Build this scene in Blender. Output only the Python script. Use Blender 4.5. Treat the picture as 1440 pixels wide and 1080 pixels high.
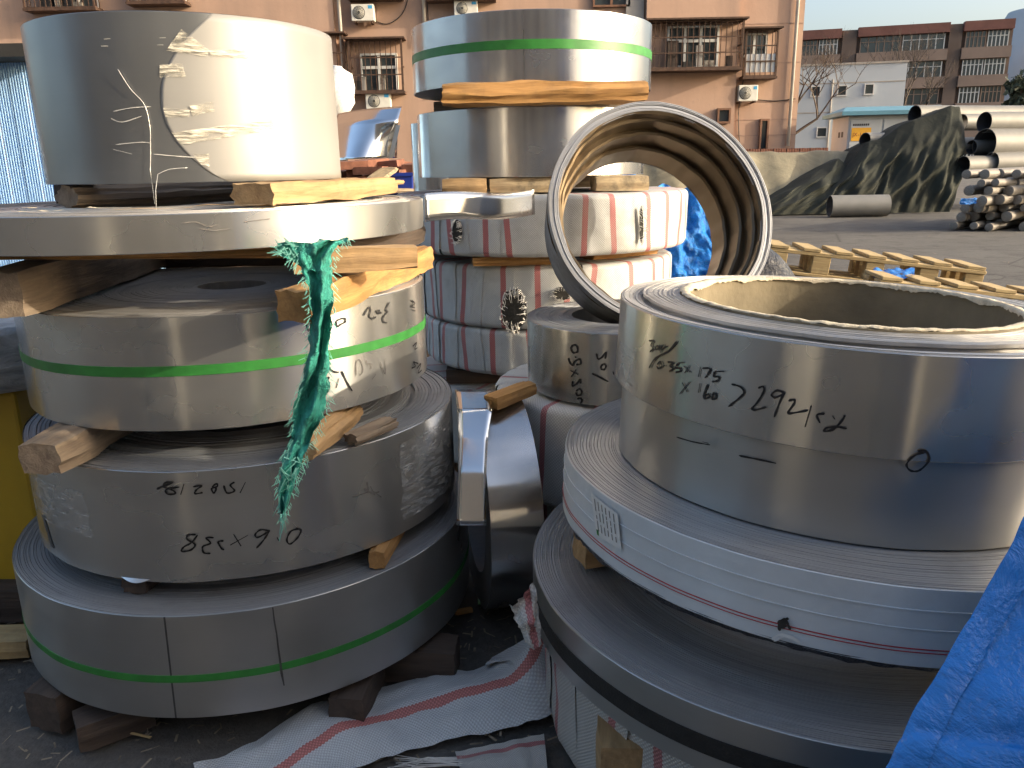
import bpy, math, random
import numpy as np
from mathutils import Vector, Matrix, Euler, noise as mnoise

for o in list(bpy.data.objects):
    bpy.data.objects.remove(o)
scene = bpy.context.scene
COL = scene.collection
RND = random.Random(7)
R_ = math.radians
PI = math.pi

# ------------------------------------------------------------------ camera
CAM_H, FPX, PITCH, ROLL = 1.20, 1124.0, R_(15.2), R_(1.0)
FWD = np.array([0, math.cos(PITCH), -math.sin(PITCH)])
RT0 = np.array([1.0, 0, 0])
UP0 = np.cross(RT0, FWD)
CX = math.cos(ROLL) * RT0 - math.sin(ROLL) * UP0
CU = math.sin(ROLL) * RT0 + math.cos(ROLL) * UP0
CPOS = np.array([0, 0, CAM_H])
cam = bpy.data.cameras.new('camera')
camo = bpy.data.objects.new('camera', cam)
COL.objects.link(camo)
cam.sensor_width = 36.0
cam.lens = 36.0 * FPX / 1440.0
cam.clip_start = 0.02
cam.clip_end = 2000
camo.matrix_world = Matrix(((CX[0], CU[0], -FWD[0], CPOS[0]), (CX[1], CU[1], -FWD[1], CPOS[1]),
                            (CX[2], CU[2], -FWD[2], CPOS[2]), (0, 0, 0, 1)))
scene.camera = camo

# ------------------------------------------------------------------ sky and sun
SUN_AZ, SUN_EL = 105.0, 18.0          # clockwise from +Y, elevation
world = bpy.data.worlds.new('World')
scene.world = world
world.use_nodes = True
wn = world.node_tree.nodes
wl = world.node_tree.links
wn.clear()
sky = wn.new('ShaderNodeTexSky')
sky.sky_type = 'NISHITA'
sky.sun_disc = False
sky.sun_elevation = R_(SUN_EL)
sky.sun_rotation = R_(SUN_AZ)
sky.air_density = 1.0
sky.dust_density = 6.0
sky.ozone_density = 1.0
bg = wn.new('ShaderNodeBackground')
bg.inputs['Strength'].default_value = 0.15
wo = wn.new('ShaderNodeOutputWorld')
wl.new(sky.outputs[0], bg.inputs[0])
wl.new(bg.outputs[0], wo.inputs[0])
sun = bpy.data.lights.new('sun', 'SUN')
sun.energy = 2.0
sun.angle = R_(0.5)
sun.color = (1.0, 0.86, 0.66)
suno = bpy.data.objects.new('sun', sun)
COL.objects.link(suno)
sd = Vector((math.sin(R_(SUN_AZ)) * math.cos(R_(SUN_EL)), math.cos(R_(SUN_AZ)) * math.cos(R_(SUN_EL)), math.sin(R_(SUN_EL))))
suno.rotation_euler = sd.to_track_quat('Z', 'Y').to_euler()
scene.view_settings.view_transform = 'Standard'
scene.view_settings.look = 'None'
scene.view_settings.gamma = 1
scene.view_settings.exposure = 1.42
scene.view_settings.use_curve_mapping = False
scene.render.engine = 'CYCLES'
scene.cycles.use_denoising = True
scene.cycles.use_adaptive_sampling = True
scene.cycles.adaptive_threshold = 0.025
scene.cycles.max_bounces = 6
scene.cycles.glossy_bounces = 4
scene.cycles.transparent_max_bounces = 8


def ray(px, py):
    d = FWD + CX * (px - 720) / FPX - CU * (py - 540) / FPX
    return d / np.linalg.norm(d)


def at(px, py, y):
    d = ray(px, py)
    return Vector(CPOS + d * y / d[1])


def atz(px, py, z):
    d = ray(px, py)
    return Vector(CPOS + d * (z - CAM_H) / d[2])


# ------------------------------------------------------------------ material helpers
class NT:
    def __init__(s, name):
        s.m = bpy.data.materials.new(name)
        s.m.use_nodes = True
        s.t = s.m.node_tree
        s.b = s.t.nodes['Principled BSDF']
        s.tc = s.t.nodes.new('ShaderNodeTexCoord')

    def n(s, typ, **kw):
        nd = s.t.nodes.new(typ)
        for k, v in kw.items():
            if hasattr(nd, k) and k not in nd.inputs.keys():
                setattr(nd, k, v)
            else:
                nd.inputs[k].default_value = v
        return nd

    def L(s, a, b):
        s.t.links.new(a, b)

    def vec(s, scale=(1, 1, 1), src='Object', rot=(0, 0, 0)):
        mp = s.t.nodes.new('ShaderNodeMapping')
        mp.inputs['Scale'].default_value = scale
        mp.inputs['Rotation'].default_value = rot
        s.L(s.tc.outputs[src], mp.inputs[0])
        return mp.outputs[0]

    def noise(s, scale, vec=None, detail=4, rough=0.55, dist=0.0):
        nd = s.n('ShaderNodeTexNoise')
        nd.inputs['Scale'].default_value = scale
        nd.inputs['Detail'].default_value = detail
        nd.inputs['Roughness'].default_value = rough
        nd.inputs['Distortion'].default_value = dist
        s.L(vec if vec is not None else s.tc.outputs['Object'], nd.inputs['Vector'])
        return nd.outputs['Fac']

    def ramp(s, fac, stops, interp='LINEAR'):
        nd = s.t.nodes.new('ShaderNodeValToRGB')
        nd.color_ramp.interpolation = interp
        els = nd.color_ramp.elements
        while len(els) < len(stops):
            els.new(0.5)
        for e, (p, c) in zip(els, stops):
            e.position = p
            if not hasattr(c, '__len__'):
                c = (c, c, c)
            e.color = (*c, 1)
        s.L(fac, nd.inputs[0])
        return nd.outputs[0]

    def mix(s, fac, a, b, blend='MIX'):
        nd = s.t.nodes.new('ShaderNodeMix')
        nd.data_type = 'RGBA'
        nd.blend_type = blend
        for sock, v in ((nd.inputs[0], fac), (nd.inputs[6], a), (nd.inputs[7], b)):
            if hasattr(v, 'is_linked') or isinstance(v, bpy.types.NodeSocket):
                s.L(v, sock)
            elif hasattr(v, '__len__'):
                sock.default_value = (*v, 1) if len(v) == 3 else v
            else:
                sock.default_value = v
        return nd.outputs[2]

    def math(s, op, a, b=None, c=None):
        nd = s.t.nodes.new('ShaderNodeMath')
        nd.operation = op
        for i, v in enumerate((a, b, c)):
            if v is None:
                continue
            if isinstance(v, bpy.types.NodeSocket):
                s.L(v, nd.inputs[i])
            else:
                nd.inputs[i].default_value = v
        return nd.outputs[0]

    def bump(s, h, strength=0.3, dist=0.01, normal=None):
        nd = s.t.nodes.new('ShaderNodeBump')
        nd.inputs['Strength'].default_value = strength
        nd.inputs['Distance'].default_value = dist
        s.L(h, nd.inputs['Height'])
        if normal is not None:
            s.L(normal, nd.inputs['Normal'])
        return nd.outputs[0]

    def set(s, **kw):
        for k, v in kw.items():
            k = k.replace('_', ' ')
            sock = s.b.inputs[k]
            if isinstance(v, bpy.types.NodeSocket):
                s.L(v, sock)
            elif hasattr(v, '__len__') and len(v) == 3 and sock.type == 'RGBA':
                sock.default_value = (*v, 1)
            else:
                sock.default_value = v
        return s


def m_plain(name, col, rough=0.7, metal=0.0, var=0.25, scale=6.0, bump=0.15, detail=5):
    k = NT(name)
    f = k.noise(scale, detail=detail)
    c = k.mix(k.ramp(f, [(0.3, 0), (0.7, 1)]), tuple(x * (1 - var) for x in col), tuple(min(1, x * (1 + var)) for x in col))
    k.set(Base_Color=c, Roughness=rough, Metallic=metal)
    if bump:
        k.set(Normal=k.bump(k.noise(scale * 6, detail=6), bump, 0.004))
    return k.m


def m_steel(name, rough=0.3, col=(0.60, 0.59, 0.57), aniso=0.75, metal=0.92, smudge=0.12, wav=0.05, seed=0.0):
    """cold rolled strip wall: rolling direction runs round the coil, so reflections smear upright"""
    k = NT(name)
    tn = k.n('ShaderNodeTangent')
    tn.direction_type = 'RADIAL'
    tn.axis = 'Z'
    v = k.vec((1, 1, 1))
    st = k.noise(9 + seed, k.vec((1, 1, 0.12)), detail=3)
    sc = k.noise(3.0, k.vec((0.1, 0.1, 60)), detail=2)
    bl = k.noise(4.5 + seed, v, detail=2, rough=0.5)
    rr = k.math('ADD', k.math('MULTIPLY', k.math('SUBTRACT', bl, 0.5), smudge * 1.6), rough)
    rr = k.math('ADD', rr, k.math('MULTIPLY', k.math('SUBTRACT', st, 0.5), smudge))
    wipe = k.noise(2.3 + seed, k.vec((1, 1, 2.2)), detail=2, rough=0.5, dist=0.6)
    rr = k.math('ADD', rr, k.math('MULTIPLY', k.ramp(wipe, [(0.4, 0), (0.7, 1)]), 0.05))
    c0 = k.mix(k.ramp(bl, [(0.3, 0), (0.75, 1)]), tuple(x * 0.86 for x in col), col)
    c0 = k.mix(k.math('MULTIPLY', k.ramp(wipe, [(0.56, 0), (0.72, 1)]), 0.14), c0, tuple(x * 0.62 for x in col))
    c0 = k.mix(k.math('MULTIPLY', k.ramp(sc, [(0.55, 0), (0.8, 1)]), 0.08), c0, tuple(min(1, x * 1.18) for x in col))
    nb = k.bump(st, wav, 0.02)
    nb = k.bump(bl, wav * 0.8, 0.02, nb)
    k.set(Base_Color=c0, Metallic=metal, Roughness=rr, Anisotropic=aniso, Anisotropic_Rotation=0.25, Normal=nb)
    k.L(tn.outputs[0], k.b.inputs['Tangent'])
    return k.m


def m_edges(name, col=(0.36, 0.375, 0.395), rough=0.42, dens=300.0, con=0.22):
    """slit edges of the wound strip: fine turns around the axis"""
    k = NT(name)
    sx = k.n('ShaderNodeSeparateXYZ')
    k.L(k.tc.outputs['Object'], sx.inputs[0])
    r = k.math('SQRT', k.math('ADD', k.math('MULTIPLY', sx.outputs[0], sx.outputs[0]), k.math('MULTIPLY', sx.outputs[1], sx.outputs[1])))
    ang = k.math('ARCTAN2', sx.outputs[1], sx.outputs[0])
    r2 = k.math('ADD', r, k.math('MULTIPLY', ang, 0.0008))
    cmb = k.n('ShaderNodeCombineXYZ')
    k.L(r2, cmb.inputs[0])
    k.L(k.math('MULTIPLY', ang, 0.004), cmb.inputs[1])
    nz = k.noise(dens, cmb.outputs[0], detail=5, rough=0.75)
    nz2 = k.noise(dens * 0.12, cmb.outputs[0], detail=3, rough=0.6)
    dirt = k.noise(7, detail=6, rough=0.65)
    f = k.ramp(k.math('ADD', k.math('MULTIPLY', nz, 0.65), k.math('MULTIPLY', nz2, 0.35)), [(0.36, 0), (0.62, 1)])
    c = k.mix(f, tuple(x * (1 - con) for x in col), tuple(min(1, x * (1 + con * 0.5)) for x in col))
    c = k.mix(k.math('MULTIPLY', k.ramp(dirt, [(0.52, 0), (0.72, 1)]), 0.5), c, tuple(x * 0.55 for x in (col[0] * 1.05, col[1], col[2] * 0.9)))
    k.set(Base_Color=c, Metallic=0.55, Roughness=k.math('ADD', k.math('MULTIPLY', dirt, 0.25), rough - 0.1),
          Normal=k.bump(nz, 0.4, 0.0015))
    return k.m


def m_wood(name, col=(0.42, 0.27, 0.13), dark=(0.20, 0.12, 0.055), scale=1.0, mould=0.0):
    k = NT(name)
    v = k.vec((1.2 * scale, 14 * scale, 14 * scale))
    g = k.noise(3.2, v, detail=6, rough=0.62, dist=0.6)
    v2 = k.vec((3, 60, 60))
    fine = k.noise(4, v2, detail=4)
    c = k.mix(k.ramp(g, [(0.3, 0), (0.7, 1)]), dark, col)
    c = k.mix(k.math('MULTIPLY', k.ramp(fine, [(0.45, 0), (0.7, 1)]), 0.4), c, tuple(x * 0.6 for x in col))
    st = k.noise(9, detail=6, rough=0.7)
    c = k.mix(k.math('MULTIPLY', k.ramp(st, [(0.5, 0), (0.7, 1)]), 0.35 + mould), c, (0.05, 0.045, 0.04))
    k.set(Base_Color=c, Roughness=0.82, Normal=k.bump(g, 0.5, 0.006, k.bump(fine, 0.4, 0.003)))
    return k.m


def m_woven(name, tint=(0.56, 0.575, 0.575), stripe=(0.40, 0.075, 0.075), cell=0.0075, hw=0.0105, grime=0.5):
    """white tape-woven sacking; UV is in metres, a red stripe runs along u = 0"""
    k = NT(name)
    uv = k.n('ShaderNodeUVMap')
    sx = k.n('ShaderNodeSeparateXYZ')
    k.L(uv.outputs[0], sx.inputs[0])
    u, v = sx.outputs[0], sx.outputs[1]
    a = k.math('SINE', k.math('MULTIPLY', u, 2 * PI / cell))
    b = k.math('SINE', k.math('MULTIPLY', v, 2 * PI / cell))
    w = k.math('MULTIPLY', a, b)
    ws = k.ramp(w, [(0.0, 0.0), (0.45, 1)])
    gr = k.noise(5, detail=6, rough=0.7)
    gf = k.noise(60, detail=3)
    base = k.mix(ws, tuple(x * 0.74 for x in tint), tint)
    edge = k.math('ADD', k.math('ABSOLUTE', u), k.math('MULTIPLY', k.math('SUBTRACT', w, 0.0), 0.0012))
    sm = k.math('LESS_THAN', edge, hw)
    scol = k.mix(ws, tuple(x * 0.75 for x in stripe), tuple(min(1, x * 1.25 + 0.03) for x in stripe))
    c = k.mix(k.math('MULTIPLY', sm, 0.86), base, scol)
    c = k.mix(k.math('MULTIPLY', k.ramp(gr, [(0.48, 0), (0.78, 1)]), grime), c, (0.16, 0.145, 0.12))
    c = k.mix(k.math('MULTIPLY', k.ramp(gf, [(0.6, 0), (0.8, 1)]), grime * 0.5), c, (0.2, 0.19, 0.17))
    k.set(Base_Color=c, Roughness=0.5, Normal=k.bump(w, 0.5, 0.0012, k.bump(k.noise(14, detail=4), 0.35, 0.012)))
    return k.m


def m_tarp(name, col, var=0.35, rough=0.42, scale=7.0, crinkle=0.6):
    k = NT(name)
    f = k.noise(scale, detail=6, rough=0.65, dist=0.8)
    f2 = k.noise(scale * 4, detail=5, rough=0.6, dist=1.2)
    c = k.mix(k.ramp(f, [(0.3, 0), (0.7, 1)]), tuple(x * (1 - var) for x in col), tuple(min(1, x * (1 + var)) for x in col))
    k.set(Base_Color=c, Roughness=rough, Normal=k.bump(f2, crinkle, 0.012, k.bump(f, crinkle, 0.05)))
    return k.m


M = {}
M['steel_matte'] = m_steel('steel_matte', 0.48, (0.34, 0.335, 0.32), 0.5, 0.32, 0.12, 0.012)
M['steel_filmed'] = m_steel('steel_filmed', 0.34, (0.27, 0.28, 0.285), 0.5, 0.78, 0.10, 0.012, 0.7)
M['steel'] = m_steel('steel', 0.25, (0.53, 0.525, 0.50), 0.78, 0.88, 0.08, 0.012, 1.3)
M['steel_dull'] = m_steel('steel_dull', 0.30, (0.46, 0.46, 0.445), 0.7, 0.85, 0.08, 0.010, 2.1)
M['steel_bright'] = m_steel('steel_bright', 0.22, (0.56, 0.56, 0.56), 0.85, 0.96, 0.07, 0.015, 3.0)
M['steel_mirror'] = m_steel('steel_mirror', 0.12, (0.72, 0.74, 0.76), 0.4, 1.0, 0.06, 0.03, 0.4)
M['steel_brown'] = m_steel('steel_brown', 0.36, (0.13, 0.098, 0.062), 0.4, 0.8, 0.2, 0.08, 4.4)
M['edges'] = m_edges('slit_edges')
M['edges_light'] = m_edges('slit_edges_light', (0.50, 0.49, 0.475), 0.45, 260, 0.25)
M['edges_dark'] = m_edges('slit_edges_dark', (0.25, 0.26, 0.28), 0.42, 300, 0.4)
M['green_strap'] = m_plain('green_strap', (0.03, 0.19, 0.035), 0.42, 0, 0.2, 30, 0.1)
M['black_strap'] = m_plain('black_strap', (0.012, 0.011, 0.010), 0.75, 0, 0.4, 40, 0.5)
M['marker'] = m_plain('marker_ink', (0.008, 0.008, 0.010), 0.5, 0, 0.1, 20, 0)
M['marker_faint'] = m_plain('marker_faint', (0.16, 0.15, 0.14), 0.6, 0, 0.3, 60, 0)
M['film'] = m_plain('packing_film', (0.62, 0.58, 0.44), 0.35, 0, 0.2, 40, 0.8)
M['seam'] = m_plain('seam_shadow', (0.07, 0.07, 0.07), 0.6, 0.3, 0.3, 30, 0)
M['wood'] = m_wood('timber_tan', (0.50, 0.33, 0.16), (0.27, 0.165, 0.075))
M['wood_orange'] = m_wood('timber_orange', (0.52, 0.29, 0.10), (0.28, 0.14, 0.045))
M['wood_grey'] = m_wood('timber_weathered', (0.30, 0.235, 0.165), (0.14, 0.10, 0.07))
M['wood_dark'] = m_wood('timber_dark', (0.085, 0.06, 0.045), (0.035, 0.025, 0.02))
M['wood_mould'] = m_wood('timber_mouldy', (0.50, 0.40, 0.25), (0.25, 0.18, 0.10), 1.0, 0.5)
M['wood_pallet'] = m_wood('timber_pallet', (0.50, 0.38, 0.19), (0.32, 0.22, 0.10))
M['woven'] = m_woven('woven_sacking')
M['woven_sun_tint'] = m_woven('woven_sacking_sun_tint', (0.78, 0.78, 0.75), (0.50, 0.14, 0.15), 0.009, 0.009, 0.25)  # tint raised to stand in for sunlight missing on the bundle
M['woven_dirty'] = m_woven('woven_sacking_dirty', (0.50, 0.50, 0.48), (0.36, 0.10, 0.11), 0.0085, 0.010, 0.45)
M['woven_strip'] = m_woven('woven_sacking_strip', (0.54, 0.57, 0.59), (0.42, 0.09, 0.07), 0.0085, 0.011, 0.35)
M['net_green'] = m_tarp('green_netting', (0.05, 0.42, 0.33), 0.5, 0.6, 30, 0.7)
M['net_thread'] = m_plain('green_thread', (0.22, 0.58, 0.48), 0.6, 0, 0.4, 50, 0)
M['blue_tarp'] = m_tarp('blue_tarp', (0.022, 0.185, 0.55), 0.3, 0.25, 5, 0.5)
M['blue_tarp_far'] = m_tarp('blue_tarp_crumpled', (0.010, 0.20, 0.66), 0.4, 0.4, 14, 0.9)
M['khaki_tarp'] = m_tarp('khaki_tarp', (0.20, 0.175, 0.115), 0.3, 0.75, 1.6, 0.6)
M['dark_tarp'] = m_tarp('dark_green_tarp', (0.018, 0.021, 0.015), 0.3, 0.95, 1.2, 0.6)
M['black_plastic'] = m_tarp('black_plastic', (0.025, 0.026, 0.032), 0.3, 0.3, 12, 0.6)
M['cardboard'] = m_plain('cardboard_core', (0.19, 0.16, 0.105), 0.85, 0, 0.22, 9, 0.4)
M['torn_paper'] = m_plain('torn_paper', (0.56, 0.49, 0.36), 0.9, 0, 0.25, 40, 0.6)
M['white_paper'] = m_plain('white_paper', (0.62, 0.63, 0.62), 0.6, 0, 0.08, 30, 0.1)
M['thread_white'] = m_plain('white_thread', (0.70, 0.69, 0.66), 0.6, 0, 0.2, 40, 0)
M['wire'] = m_plain('thin_wire', (0.75, 0.74, 0.70), 0.35, 0.3, 0.1, 40, 0)
M['red_line'] = m_plain('red_print', (0.36, 0.02, 0.03), 0.5, 0, 0.2, 40, 0)
M['yellow'] = m_plain('yellow_paint', (0.42, 0.27, 0.015), 0.5, 0, 0.15, 3, 0.1)
M['hole'] = m_plain('dark_tear', (0.03, 0.028, 0.024), 0.9, 0, 0.5, 60, 0.8)
M['cloth_wall'] = m_plain('coil_paper_wrap', (0.55, 0.59, 0.62), 0.5, 0.1, 0.10, 8, 0.25)

# ------------------------------------------------------------------ object helpers


def tag(o, label=None, cat=None, group=None, kind=None):
    if label:
        o['label'] = label
    if cat:
        o['category'] = cat
    if group:
        o['group'] = group
    if kind:
        o['kind'] = kind
    return o


def thing(name, label, cat, loc=(0, 0, 0), rot=(0, 0, 0), group=None):
    o = bpy.data.objects.new(name, None)
    o.empty_display_size = 0.05
    COL.objects.link(o)
    o.location = loc
    o.rotation_euler = rot
    return tag(o, label, cat, group)


def mesh(name, verts, faces, mat, parent=None, loc=None, rot=None, smooth=False, uvs=None, sharp=None):
    me = bpy.data.meshes.new(name)
    me.from_pydata([tuple(v) for v in verts], [], faces)
    if uvs is not None:
        ul = me.uv_layers.new(name='UVMap')
        idx = np.zeros(len(me.loops), dtype=np.int32)
        me.loops.foreach_get('vertex_index', idx)
        ul.data.foreach_set('uv', np.asarray(uvs, dtype=np.float32)[idx].ravel())
    if isinstance(mat, (list, tuple)):
        for mm in mat:
            me.materials.append(mm)
    else:
        me.materials.append(mat)
    if smooth:
        me.polygons.foreach_set('use_smooth', [True] * len(me.polygons))
        if sharp:
            me.set_sharp_from_angle(angle=R_(sharp))
    me.update()
    o = bpy.data.objects.new(name, me)
    COL.objects.link(o)
    if parent is not None:
        o.parent = parent
    if loc is not None:
        o.location = loc
    if rot is not None:
        o.rotation_euler = rot
    return o


class B:
    """vertex/face collector"""

    def __init__(s):
        s.v, s.f = [], []

    def add(s, vs, fs):
        k = len(s.v)
        s.v += [tuple(x) for x in vs]
        s.f += [tuple(i + k for i in f) for f in fs]
        return s

    def box(s, x0, x1, y0, y1, z0, z1):
        return s.add([(x0, y0, z0), (x1, y0, z0), (x1, y1, z0), (x0, y1, z0), (x0, y0, z1), (x1, y0, z1), (x1, y1, z1), (x0, y1, z1)],
                     [(0, 3, 2, 1), (4, 5, 6, 7), (0, 1, 5, 4), (1, 2, 6, 5), (2, 3, 7, 6), (3, 0, 4, 7)])

    def tube(s, pts, r, n=6, taper=None):
        pts = [Vector(p) for p in pts]
        k = len(s.v)
        for i, p in enumerate(pts):
            t = (pts[min(i + 1, len(pts) - 1)] - pts[max(i - 1, 0)]).normalized()
            a = t.cross(Vector((0, 0, 1)))
            if a.length < 1e-3:
                a = t.cross(Vector((1, 0, 0)))
            a.normalize()
            b = t.cross(a)
            rr = r if taper is None else r + (taper - r) * i / max(1, len(pts) - 1)
            for j in range(n):
                w = 2 * PI * j / n
                s.v.append(tuple(p + a * (rr * math.cos(w)) + b * (rr * math.sin(w))))
        for i in range(len(pts) - 1):
            for j in range(n):
                s.f.append((k + i * n + j, k + i * n + (j + 1) % n, k + (i + 1) * n + (j + 1) % n, k + (i + 1) * n + j))
        s.f.append(tuple(k + j for j in range(n))[::-1])
        s.f.append(tuple(k + (len(pts) - 1) * n + j for j in range(n)))
        return s

    def obj(s, name, mat, parent=None, **kw):
        return mesh(name, s.v, s.f, mat, parent, **kw)


def bevel(o, w=0.003, seg=2):
    md = o.modifiers.new('bevel', 'BEVEL')
    md.width = w
    md.segments = seg
    md.limit_method = 'ANGLE'
    return o


def grid(nu, nv, fn, closed=False):
    """verts/faces/uv of a sheet; fn(u, v) with u, v in 0..1 -> (point, uv)"""
    vs, uv = [], []
    for i in range(nu + (0 if closed else 1)):
        for j in range(nv + 1):
            p, q = fn(i / nu, j / nv)
            vs.append(tuple(p))
            uv.append(q)
    fs = []
    W = nv + 1
    for i in range(nu):
        i2 = (i + 1) % nu if closed else i + 1
        for j in range(nv):
            fs.append((i * W + j, i2 * W + j, i2 * W + j + 1, i * W + j + 1))
    return vs, fs, uv


def nz(p, s=1.0):
    return mnoise.noise(Vector(p) * s)


def lathe(profile, segs, dr=None, closed=False):
    vs, fs = [], []
    n = len(profile)
    for i in range(segs):
        a = 2 * PI * i / segs
        d = dr(a) if dr else 0.0
        c, s_ = math.cos(a), math.sin(a)
        for r, z in profile:
            q = r + d
            vs.append((q * c, q * s_, z))
    m = n if closed else n - 1
    for i in range(segs):
        i2 = (i + 1) % segs
        for j in range(m):
            j2 = (j + 1) % n
            fs.append((i * n + j, i2 * n + j, i2 * n + j2, i * n + j2))
    return vs, fs


class Coil:
    pass


def wave_fn(seed, amp):
    rr = random.Random(seed)
    hs = [(k, rr.uniform(0, 2 * PI), rr.uniform(0.3, 1.0)) for k in (2, 3, 5, 9, 14, 22, 31, 43)]

    def f(a):
        return amp * sum(w * math.sin(k * a + p) * (1.0 if k < 6 else 13.0 / k) for k, p, w in hs)
    return f


def coil(name, label, ctr, R, z0, z1, rin, wall, edge, seed=1, tilt=(0, 0), nring=46, amp=0.0012, dish=0.0, wob=0.0005, segs=220, group=None, cat='steel coil', bot=True):
    """wound strip coil standing on its edge turns; local axis Z, z = 0 at its underside"""
    rr = random.Random(seed)
    h = z1 - z0
    c = Coil()
    c.root = thing(name, label, cat, (ctr[0], ctr[1], z0), (tilt[0], tilt[1], 0), group)
    c.R, c.h = R, h
    c.mw = Matrix.Translation(Vector((ctr[0], ctr[1], z0))) @ Euler((tilt[0], tilt[1], 0)).to_matrix().to_4x4()
    f = wave_fn(seed, wob)
    c.f = f
    wl_ = []
    nw = 7
    for j in range(nw):
        t = j / (nw - 1)
        wl_.append((R, h * t))
    prof = [(R - 0.0012, 0.0)] + [(R, 0.0012)] + wl_[1:-1] + [(R, h - 0.0012), (R - 0.0012, h)]
    v, fc = lathe(prof, segs, f)
    c.wall = mesh('outer_turn', v, fc, wall, c.root, smooth=True, sharp=28)
    # windings: stepped turns across the face, bore, underside
    prof = []
    ws = [rr.uniform(0.4, 1.6) for _ in range(nring)]
    tot = sum(ws)
    r = R - 0.0016
    off = 0.0
    for i, w in enumerate(ws):
        dr_ = (R - 0.0016 - rin) * w / tot
        off = 0.6 * off + rr.uniform(-1, 1) * amp
        if rr.random() < 0.08:
            off += rr.choice((-2.2, 1.6)) * amp
        t = i / nring
        zz = h + min(off, amp * 1.4) - dish * t - (0 if i else 0.0005)
        g = min(0.0009, dr_ * 0.2)
        prof += [(r - g * 0.3, zz), (r - dr_ + g, zz), (r - dr_ + g * 0.6, zz - 0.004)]
        r -= dr_
    prof += [(rin, h - dish - 0.003), (rin, 0.002)]
    if bot:
        prof += [(rin + 0.01, 0.001), (R - 0.002, 0.001)]
    v, fc = lathe(prof, segs, f)
    c.face = mesh('windings', v, [q[::-1] for q in fc][::1], edge, c.root, smooth=True, sharp=30)
    return c


def hit(c, px, py, off=0.0, top=False):
    """where the sight line of a photograph point meets the coil's side (local angle, height)"""
    inv = c.mw.inverted()
    o = inv @ Vector(CPOS)
    d = (inv.to_3x3() @ Vector(ray(px, py)))
    R = c.R + off
    a = d.x ** 2 + d.y ** 2
    b = 2 * (o.x * d.x + o.y * d.y)
    cc = o.x ** 2 + o.y ** 2 - R * R
    disc = max(0.0, b * b - 4 * a * cc)
    t = (-b - math.sqrt(disc)) / (2 * a)
    p = o + d * t
    return math.atan2(p.y, p.x), p.z


def unwrap(pts):
    out = [pts[0]]
    for a, z in pts[1:]:
        while a - out[-1][0] > PI:
            a -= 2 * PI
        while a - out[-1][0] < -PI:
            a += 2 * PI
        out.append((a, z))
    return out


def smooth_line(p, n=4):
    if len(p) < 3:
        return p
    q = [p[0]] + list(p) + [p[-1]]
    out = []
    for i in range(1, len(q) - 2):
        p0, p1, p2, p3 = (np.array(x, float) for x in q[i - 1:i + 3])
        for k in range(n):
            t = k / n
            out.append(tuple(0.5 * ((2 * p1) + (-p0 + p2) * t + (2 * p0 - 5 * p1 + 4 * p2 - p3) * t * t + (-p0 + 3 * p1 - 3 * p2 + p3) * t ** 3)))
    out.append(tuple(p[-1]))
    return out


def writing(c, strokes, ox, oy, sc, width=0.003, mat='marker', name='marker_stroke', off=0.0022):
    rr = random.Random(len(strokes))
    for st in strokes:
        b = B()
        pts = unwrap([hit(c, ox + x / sc, oy + y / sc) for x, y in st])
        s2 = [(a * c.R, z) for a, z in pts]
        s2 = smooth_line(s2, 5)
        n = len(s2)
        vs = []
        for i, p in enumerate(s2):
            q0, q1 = s2[max(0, i - 1)], s2[min(n - 1, i + 1)]
            tx, tz = q1[0] - q0[0], q1[1] - q0[1]
            l = math.hypot(tx, tz) or 1e-6
            w = width * (0.36 + 0.28 * abs(math.sin(i * 0.7 + rr.random())))
            if i in (0, n - 1):
                w *= 0.5
            for sgn in (-1, 1):
                s_ = p[0] - sgn * tz / l * w
                z = p[1] + sgn * tx / l * w
                rad = c.R + c.f(s_ / c.R) + off
                vs.append((rad * math.cos(s_ / c.R), rad * math.sin(s_ / c.R), z))
        b.add(vs, [(2 * i, 2 * i + 1, 2 * i + 3, 2 * i + 2) for i in range(n - 1)])
        b.obj(name, M[mat], c.root)


def strap(c, z, hgt, mat, name='strap', th=0.0012, tx=0.0, ty=0.0):
    prof = [(c.R + 0.0004, -hgt / 2), (c.R + th, -hgt / 2 + 0.0004), (c.R + th, hgt / 2 - 0.0004), (c.R + 0.0004, hgt / 2)]
    v, fc = lathe(prof, 200, c.f)
    v = [(x, y, q + z + tx * x + ty * y) for x, y, q in v]
    return mesh(name, v, fc, mat, c.root, smooth=True, sharp=40)


def patch(c, a0, a1, z0, z1, mat, name, off=0.0016, n=10, nzv=2, jag=0.0, rise=0.0, th=0.0, slant=0.0):
    """thin sheet lying on the side of a coil"""
    rr = random.Random(int(a0 * 1000))
    jg = [[rr.uniform(-jag, jag) for _ in range(2)] for _ in range(nzv + 1)]

    def fn(u, v):
        j = round(v * nzv)
        a = a0 + (a1 - a0) * u + slant * v
        if u == 0:
            a += jg[j][0] / c.R
        if u == 1:
            a += jg[j][1] / c.R
        r = c.R + c.f(a) + off + rise * u + (0.0012 * nz((a * 30, v * 9, a0), 1) if rise or jag else 0)
        return (r * math.cos(a), r * math.sin(a), z0 + (z1 - z0) * v), (u, v)
    v, f, uv = grid(n, nzv, fn)
    o = mesh(name, v, f, mat, c.root, smooth=True)
    if th:
        md = o.modifiers.new('solid', 'SOLIDIFY')
        md.thickness = th
        md.offset = 1
    return o


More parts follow.
